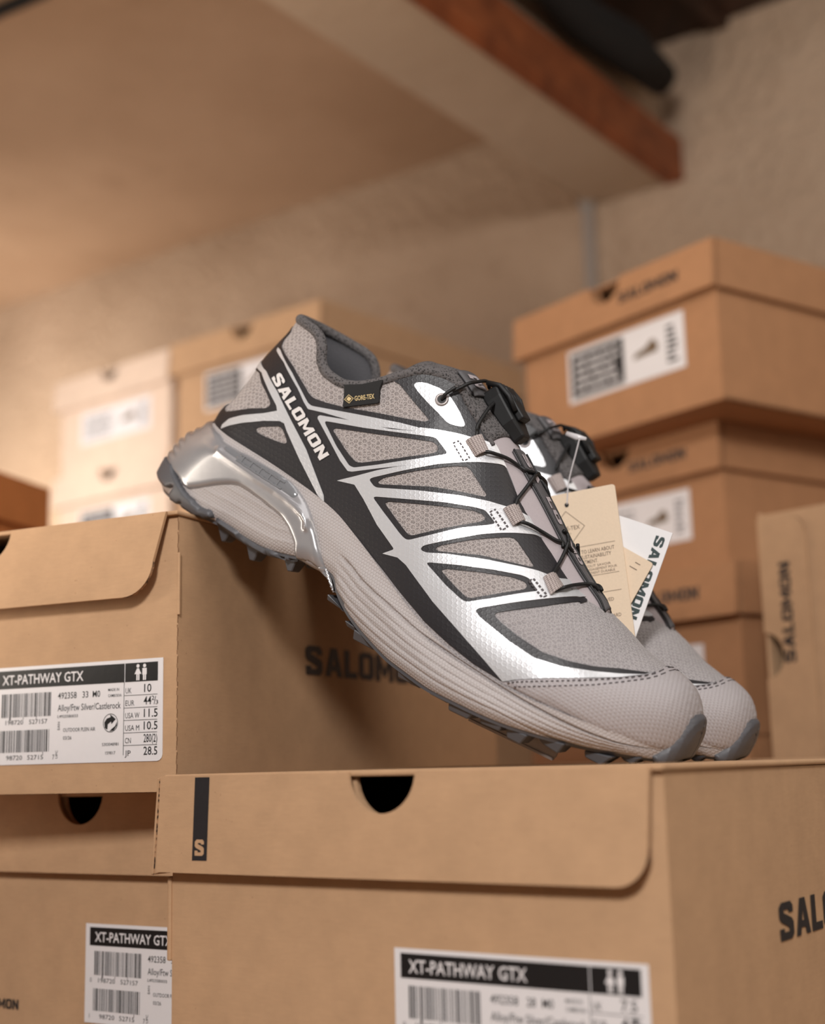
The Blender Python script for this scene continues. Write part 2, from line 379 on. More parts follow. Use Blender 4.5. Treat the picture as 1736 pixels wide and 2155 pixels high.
    for i, (a, b_) in enumerate(rows):
        y = 33.6-i*6.1
        K.text(a, X(86.5), X(y-.3), X(2.7), X({2: 3.6, 3: 5.4, 5: 8.6}[len(a)]))
        if '⅔' in b_ or '⅓' in b_:
            K.text(b_[:2], X(97.6), X(y), X(4.0), X(4.6), .008); K.text('2' if '⅔' in b_ else '1', X(102.4), X(y+2), X(2.1), X(1.6), .004); K.text('/', X(103.7), X(y), X(3.9), X(1.3), .004); K.text('3', X(104.8), X(y-.1), X(2.1), X(1.5), .004)
        else: K.text(b_, X(97.8), X(y), X(4.0), X(wds.get(b_, 8)), .008)
        if i < 5: K.rect(X(85.6), X(y-1.45), X(105.9), X(y-1.2))
    return K, Wt, G
def shoe_box(loc, yaw, W_, L_, H_, label, group=None, mat=None, flap=.0417, notch=.0165, right_r=.013, rtop=.002, rbot=.004, ear=False, lab=None, far_lab=None, bar=False, flapword=None, side_word=False, standing=False, corner_strip=False, inner=True, notch_x=None, left_r=.0, lift=.0035, cap=False, front_word=None):
    mat = mat or MK
    # local frame: origin = front right bottom corner, x right, y into depth, z up
    rot = (0, 0, -yaw)
    r = empty('shoe_box', loc, rot, label, 'shoebox', group)
    t = .0022; nx = -(W_/2) if notch_x is None else notch_x
    Hb = H_-t-.0004
    def cutout(x0, x1, z0, z1, nr):       # rectangle with the half-round notch in its upper edge
        return [(x0, z0), (x1, z0), (x1, z1)]+[(a, b) for a, b in arc(nx, z1, nr, 0, -180, 16)]+[(x0, z1)]
    B = MB()
    B.prism(cutout(-W_, 0, 0, Hb, notch*.98), lambda u, v, w: (u, w, v), 0, t)
    B.box(-W_, -W_+t, t, L_, 0, Hb); B.box(-t, 0, t, L_, 0, Hb); B.box(-W_, 0, L_, L_+t, 0, Hb); B.box(-W_, 0, t, L_, 0, t)
    if standing is False: pass
    B.build('body', mat, r)
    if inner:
        b = MB(); b.box(-W_+.004, -.004, .03, L_-.01, t+.0005, H_-.03); b.build('inner_shade_block', MINNER, r)  # added near-black block, paints the shade seen through the finger hole
    T = MB(); T.box(-W_-(.003 if ear else .001), .0012, -t-.001, L_+t+.001, Hb+.0003, H_)
    T.build('lid', mat, r, bevel=.0008)
    if cap:
        b = MB(); dz = H_-flap
        b.box(.0008, .0056, -.002, L_+t+.003, dz, H_-.0004); b.box(-W_-.0056, -W_-.0008, -.002, L_+t+.003, dz, H_-.0004); b.box(-W_, 0, L_+t+.0008, L_+t+.003, dz, H_-.0004); b.box(-W_-.0056, .0056, -.002, L_+t+.003, H_-.0004, H_+.0004)
        b.build('lid_skirt', mat, r)
        right_r = .0008; rtop = -.0070; rbot = -.0070; lift = .0026; notch = .0195
    # front flap, slightly lifted at its lower edge
    x0 = -W_-(.003 if ear else .0008); x1 = -.0015
    q = right_r
    pl = [(x0+left_r, -flap)]+[(x1-rbot-q+q*math.sin(math.radians(a)), -flap+q-q*math.cos(math.radians(a))) for a in range(0, 91, 10)]+[(x1-rtop, 0)]+[(a, b) for a, b in arc(nx, 0, notch, 0, -180, 20)]+[(x0, 0)]
    if left_r: pl += [(x0+left_r-left_r*math.cos(math.radians(a)), -flap+left_r-left_r*math.sin(math.radians(a))) for a in range(0, 91, 15)][1:-1]
    ft = .0050 if cap else t*.8
    if cap: pl = [(a-.0048 if a < -W_+.001 else a, b) for a, b in pl]
    Fm = MB(); Fm.prism(pl, lambda u, v, w: (u, -t-.0012-w-lift*min(1, -v/flap), H_-.0006+v), 0, ft)
    F_ = Fm.build('lid_flap', mat, r)
    b = MB()                                        # raw corrugated edge along the flap outline
    ed = [p for p in pl if p[0] > x1-rbot-q-.001 and p[1] < -.0005] 
    for (a0, b0), (a1, b1) in zip(ed[:-1], ed[1:]):
        f = lambda u, v, w: (u, -t-.0012-w-lift*min(1, -v/flap), H_-.0006+v)
        b.add([f(a0+.00025, b0-.00015, .0003), f(a1+.00025, b1-.00015, .0003), f(a1+.00025, b1-.00015, t*.8-.0003), f(a0+.00025, b0-.00015, t*.8-.0003)], [(0, 1, 2, 3)])
    if b.v: b.build('corrugated_edge', MCE, F_, recalc=False)
    yf = lambda v: -t-.0012-ft-lift*min(1, max(0, -v/flap))
    if bar:
        g = Flat(); n = 6
        for k in range(n): g.rect(-W_+.0185, -.0008-k*(.0355/n), -W_+.0272, -.0008-(k+1)*(.0355/n))
        bb = g.build('printed_bar', MINK, F_, lambda a, b_: (a, yf(b_)-.00015, H_-.0006+b_))
        g = Flat(); g.logo(-W_+.0200, -.0342, .0068, .0057, 'S'); g.build('logo_letter', MK, F_, lambda a, b_: (a, yf(b_)-.0003, H_-.0006+b_))
    if flapword:
        fx, fz, fh, fwid = flapword
        g = Flat(); g.logo(fx, fz, fh, fwid); g.build('flap_lettering', MINK, F_, lambda a, b_: (a, yf(b_)-.0002, H_-.0006+b_))
    if ear:
        b = MB()
        b.prism([(0, -.0012), (0, -flap-.001), (-.0062, -flap-.0022), (-.0026, -.0014)], lambda u, v, w: (x0+u, -.0045+w, H_+v), 0, .012)
        e1 = b.build('folded_ear', mat, r, bevel=.0004); tag(e1, 'folded side ear sticking out of the lid', None)
        b = MB(); b.box(-W_-.0022, -W_, -.0012, .004, H_-flap-.039, H_-flap-.003); b.build('side_tab', mat, r, bevel=.0006)
        b = MB()
        b.add([(x0-.0002, -.0046, H_-.0014), (x0-.0012, -.0046, H_-.0016), (x0-.0045, -.0046, H_-flap-.0024), (x0-.0036, -.0046, H_-flap-.0015)], [(0, 1, 2, 3)]); b.build('ear_edge', MCE, r, recalc=False)
    if corner_strip:
        b = MB(); k = 60
        for i in range(k):
            z0 = .002+(H_-.005)*i/k; z1 = z0+(H_-.005)/k*(.97 if i % 7 else .6); dx = .00016*math.sin(i*2.1)
            b.box(-.00035+dx, .00003+dx, -.0001, .0001, z0, z1)
        b.build('corrugated_corner', MKI, r)
        b = MB(); b.box(-.0002, .0012, -.0008, .0006, H_-.052, H_-.021); b.build('corner_tab', mat, r, bevel=.0004)
    if lab:
        x1_, ztop, w, h = lab['x'], lab['z'], lab['w'], lab['h']
        L0 = empty('label_anchor', (0, 0, 0)); bpy.data.objects.remove(L0)
        q = .0016; b = MB(); pl = [(0, 0), (w-q*2, 0)]+[(w-2*q+2*q*math.sin(math.radians(a)), 2*q-2*q*math.cos(math.radians(a))) for a in (30, 60, 90)]+[(w, h), (0, h)]
        b.prism(pl, lambda u, v, ww: (x1_-w+u, -.0002-ww, ztop-h+v), 0, .0003)
        Lb = b.build('size_label', MLAB, r)
        K, Wt, G = near_label(lab, w, h)
        K.build('label_print', MPRINT, Lb, lambda a, b_: (x1_-w+a, -.00062, ztop-h+b_))
        for ic in G: ic.build('header_icon', MLAB, Lb, lambda a, b_: (x1_-w+a, -.00074, ztop-h+b_))
        Wt.build('header_lettering', MLAB, Lb, lambda a, b_: (x1_-w+a, -.00074, ztop-h+b_))
    if far_lab:
        x1_, ztop, w, h = far_lab['x'], far_lab['z'], far_lab['w'], far_lab['h']
        b = MB(); b.box(x1_-w, x1_, -.0005, -.0002, ztop-h, ztop); Lb = b.build('size_label', MLAB, r)
        K = Flat(); G = Flat(); Wt = Flat()
        if far_lab.get('dark', True):
            KB = Flat(); KB.rect(w*.03, h*.08, w*.50, h*.92); KB.build('print_block', MPRINT, Lb, lambda a, b_: (x1_-w+a, -.0008, ztop-h+b_))
        rr = random.Random(int(w*1e5)+int(ztop*1e4))
        for i in range(5):
            xa = .07
            while xa < .42:
                xb = min(.46, xa+rr.uniform(.07, .20)); Wt.rect(w*xa, h*(.18+i*.145), w*xb, h*(.18+i*.145+.055)); xa = xb+.018
        G.poly([(w*(.58+a*.20), h*(.42+b_*.26)) for a, b_ in ((0, 0), (1, .1), (1.05, .5), (.9, 1), (.72, .95), (.55, .6), (.1, .35))])
        for i in range(7): K.rect(w*.86, h*(.16+i*.10), w*(.86+rr.uniform(.05, .09)), h*(.16+i*.10+.055))
        K.build('label_print', MPRINT if far_lab.get('dark', True) else MGREY, Lb, lambda a, b_: (x1_-w+a, -.0008, ztop-h+b_))
        Wt.build('label_lines', MLAB if far_lab.get('dark', True) else MGREY, Lb, lambda a, b_: (x1_-w+a, -.0011, ztop-h+b_))
        G.build('shoe_picture', MBRN, Lb, lambda a, b_: (x1_-w+a, -.0009, ztop-h+b_))
    if front_word:
        g = Flat(); g.logo(*front_word); g.build('front_lettering', MINK, r, lambda a, b_: (a, -.0003, b_))
    if side_word:
        y0, zt_, hh, ll = side_word
        g = Flat(); g.logo(0, 0, hh, ll); g.build('side_lettering', MINK, r, lambda a, b_: (.00035, y0+a, zt_-hh+b_))
    return r
MINNER = plain('painted_box_shade', srgb(14, 12, 11), .9)  # near-black colour standing in for shade inside the boxes
H0 = .1372
# the three boxes in front
def corner(X, Y, Zt, H_): return (X, Y, Zt-H_)
HB = -0.0019-ZSH
bxB = shoe_box((.0864, .4939, ZSH), .6059, .24, .396, HB, 'kraft shoebox in front with black printed bar and S on its lid, under the toes', 'near shoeboxes',
    ear=True, bar=True, right_r=.013, rtop=.0015, rbot=.003, lift=.002, side_word=(.102, HB-.0572, .0150, .130),
    lab=dict(x=-.0095, z=HB-.0686, w=.109, h=.050, ref='492358', r2='28', rows=(('UK', '7.5'), ('EUR', '41⅓'), ('USA W', '9'), ('USA M', '8'), ('CN', '260(2)'), ('JP', '26'))))
AY = .4535
ZA = .1271; HA_ = .1372
bxA = shoe_box((-.1165, .6718, ZA-HA_), AY, .24, .396, HA_, 'kraft shoebox at left whose top edge carries the shoe heel, label reading 10 and 44', 'near shoeboxes',
    right_r=.017, rtop=.0025, rbot=.0085, lift=.004, corner_strip=True, side_word=(.122, HA_-.0586, .0168, .154), lab=dict(x=-.0083, z=HA_-.0724, w=.109, h=.050))
bxC = shoe_box((-.0770, .6940, ZSH), .546, .24, .396, ZA-HA_-ZSH-.0003, 'kraft shoebox at lower left underneath the heel box, half hidden by the front box', 'near shoeboxes',
    flap=.0417, lift=.0015, notch=.0165, lab=dict(x=-.0095, z=H0-.0686, w=.109, h=.050), front_word=(-.204, .0213, .0052, .036))
# ---------------------------------------------------------------- boxes behind
def stack(name_group, x, y, yaw, W_, heights, labels, feats, L_=.396):
    z = ZSH; out = []
    for k, h in enumerate(heights):
        f = dict(feats[k]); dx, dy = f.pop('shift', (0, 0)); dyaw = f.pop('dyaw', 0)
        out.append(shoe_box((x+dx, y+dy, z), yaw+dyaw, W_, L_, h-.0004, labels[k], name_group, **f)); z += h
    return out
FW = lambda h: (-.105, -.026, .010, .072)
hR = [.1622, .1372, .1372, .1372]
fl = dict(x=-.040, w=.130, h=.046)
stack('shoeboxes stacked at the right', .257, 1.09, .9536, .247, hR,
  ['lowest kraft shoebox of the right stack, hidden behind the second shoe', 'third kraft shoebox from the top of the right stack, behind the white hang tag',
   'second kraft shoebox of the right stack, with a black half-round finger hole', 'topmost kraft shoebox of the right stack, jutting out over the one below'],
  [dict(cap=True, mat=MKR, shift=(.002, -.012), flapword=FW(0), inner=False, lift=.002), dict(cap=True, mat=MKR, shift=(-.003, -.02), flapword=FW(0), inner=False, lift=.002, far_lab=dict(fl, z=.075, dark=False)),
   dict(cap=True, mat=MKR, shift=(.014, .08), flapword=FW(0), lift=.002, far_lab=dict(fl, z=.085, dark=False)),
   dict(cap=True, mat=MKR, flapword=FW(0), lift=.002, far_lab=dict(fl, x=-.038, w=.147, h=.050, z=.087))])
hM = [.1365]*5
stack('shoeboxes stacked in the middle', -.1000, 1.530, .6861, .251, hM,
  ['lowest kraft shoebox of the middle stack, behind the heel box', 'second kraft shoebox from the bottom of the middle stack', 'middle kraft shoebox of the middle stack, behind the heel',
   'fourth kraft shoebox of the middle stack, beside the bright stack', 'topmost kraft shoebox of the middle stack, above the shoe collar'],
  [dict(cap=True, inner=False)]*3+[dict(cap=True, inner=False, far_lab=dict(x=-.05, z=.085, w=.13, h=.048)), dict(cap=True, far_lab=dict(x=-.07, z=.088, w=.13, h=.048))])
hL = [.1374]*5
stack('brightly lit shoeboxes stacked at the left', -.3095, 1.7198, .7001, .235, hL,
  ['lowest shoebox of the brightly lit left stack', 'second lowest shoebox of the brightly lit left stack', 'middle shoebox of the brightly lit left stack, just above the heel box',
   'second shoebox from the top of the brightly lit left stack', 'topmost shoebox of the brightly lit left stack'],
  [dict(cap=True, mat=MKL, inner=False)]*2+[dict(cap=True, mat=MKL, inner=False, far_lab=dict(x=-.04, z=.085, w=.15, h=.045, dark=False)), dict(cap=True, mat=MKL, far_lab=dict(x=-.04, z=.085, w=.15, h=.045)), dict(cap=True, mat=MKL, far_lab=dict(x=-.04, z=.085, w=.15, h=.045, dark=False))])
# orange-brown stack cut off by the left frame edge
yl = .28; sx, sy = math.sin(yl), math.cos(yl); fx, fy = -.349-.396*sx, 1.266-.396*sy
stack('orange-brown shoeboxes at the left edge', fx, fy, yl, .24, [.1372]*3, ['lowest orange-brown shoebox at the left edge', 'middle orange-brown shoebox at the left edge', 'topmost orange-brown shoebox cut off by the left edge'],
  [dict(cap=True, mat=MKO, inner=False)]*3)
# box standing on its side at the right edge (top faces left), carried by a low box
ys = .90
low = shoe_box((.251+.137*math.cos(ys)+.045, 1.0-.137*math.sin(ys)-.005, ZSH), .9536, .20, .36, .0812, 'low kraft shoebox lying under the upright one at the right edge', None, inner=False)
up = shoe_box((0, 0, 0), 0, .24, .36, .137, 'kraft shoebox standing on its side at the right edge, lid strip facing left', None, flapword=(-.110, -.027, .010, .072), inner=False, lift=.002,
     far_lab=dict(x=-.042, w=.13, z=.080, h=.044), notch_x=-.104)
# rotate so that its lid faces left: local z -> left, local x -> up
lx = Vector((0, 0, 1)); ly = Vector((math.sin(ys), math.cos(ys), 0)); lz = lx.cross(ly)
P0 = Vector((.257, 1.0, .175))
Mx = Matrix(((lx.x, ly.x, lz.x, 0), (lx.y, ly.y, lz.y, 0), (lx.z, ly.z, lz.z, 0), (0, 0, 0, 1)))
org = P0 - lz*.137
up.matrix_world = Matrix.Translation(org) @ Mx
# ---------------------------------------------------------------- the shoe: surface functions
def tab(*pts):
    X=np.array(pts[0::2],float); Y=np.array(pts[1::2],float)
    h=np.diff(X); d=np.diff(Y)/h; m=np.zeros(len(X))
    for i in range(1,len(X)-1):
        if d[i-1]*d[i]>0:
            a=2*h[i]+h[i-1]; b=h[i]+2*h[i-1]; m[i]=(a+b)/(a/d[i-1]+b/d[i])
    m[0]=d[0]; m[-1]=d[-1]
    def f(x):
        x=np.clip(np.asarray(x,float),X[0],X[-1]); i=np.clip(np.searchsorted(X,x,side='right')-1,0,len(X)-2)
        t=(x-X[i])/h[i]; t2=t*t; t3=t2*t
        return (2*t3-3*t2+1)*Y[i]+(t3-2*t2+t)*h[i]*m[i]+(-2*t3+3*t2)*Y[i+1]+(t3-t2)*h[i]*m[i+1]
    return f
# side-view profile of the shoe, metres, x heel to toe, z up from the ground plane
ZF=tab(-.015,.047,.03,.0445,.05,.0445,.08,.0435,.10,.0415,.12,.0365,.15,.0275,.175,.0205,.2,.017,.22,.017,.245,.0195,.265,.0225,.28,.0255,.2955,.029)
ZB=tab(-.0155,.004,0,.0015,.03,.0025,.05,.0045,.075,.006,.09,.010,.105,.0145,.117,.014,.125,.0085,.137,.003,.155,-.001,.172,-.003,.19,-.003,.21,-.001,.23,.002,.25,.0065,.265,.0105,.28,.0155,.2955,.021)
ZT=tab(-.015,.1135,.0366,.112,.043,.1105,.048,.1065,.0524,.0997,.0592,.0961,.0677,.0955,.0754,.0976,.0848,.1035,.0969,.1145,.1046,.1203,.1135,.1225,.1224,.1215,.1307,.1164,.1396,.1112,.1519,.1041,.172,.089,.1924,.0767,.2079,.0686,.2171,.0641,.225,.0622,.2328,.0614,.2441,.0585,.2557,.0548,.268,.0532,.2769,.0522,.2831,.0505,.287,.048,.2915,.043,.294,.038,.2955,.031)
XB=tab(-.01,.004,-.0053,.000,-.0026,-.008,.0043,-.0148,.0163,-.0142,.0292,-.0098,.039,-.0025,.0455,-.0015,.0514,-.001,.0565,.002,.0662,.0045,.0817,.007,.0946,.0105,.1045,.0135,.115,.0145)
XF=tab(-.01,.27,.008,.283,.0136,.290,.0197,.2955,.06,.2955)
WS=tab(-.015,.037,.03,.0375,.06,.0375,.1,.038,.13,.042,.165,.049,.2,.0535,.23,.0535,.25,.051,.27,.047,.2955,.042)
WB=tab(-.015,.033,.03,.034,.06,.0345,.1,.036,.13,.0395,.165,.0455,.2,.0495,.23,.0495,.25,.047,.27,.044,.2955,.040)
WT=tab(-.015,.026,.03,.027,.06,.030,.09,.028,.114,.022,.15,.0165,.18,.0135,.21,.0105,.225,.007,.236,.0,.3,.0)
PP=tab(-.015,1.5,.09,1.6,.15,1.7,.21,2.0,.24,2.3,.2955,2.6)
QQ=tab(-.015,1.0,.09,1.0,.12,.85,.19,.75,.225,.62,.24,.55,.2955,.5)
def cap(s): s=np.clip(s,0,1); return (1-(1-s)**2.2)**(1/2.2)
def W(x,z):
    x=np.asarray(x,float); z=np.asarray(z,float)
    zf=ZF(x); zt=ZT(x); wb=WB(x); ws=WS(x); wt=WT(x)
    u=np.clip((zf-z)/.012,0,1); sole=wb+(ws-wb)*(u*u*(3-2*u))
    lo=np.clip((ZB(x)+.006-z)/.006,0,1); sole=sole-.0025*lo**2
    t=np.clip((z-zf)/np.maximum(zt-zf,1e-4),0,1)
    upp=wt+(wb-wt)*np.maximum(1-t**PP(x),0)**QQ(x)
    w=np.where(z<zf,sole,upp)
    return w*cap((x-XB(z))/.034)*cap((XF(z)-x)/.062)

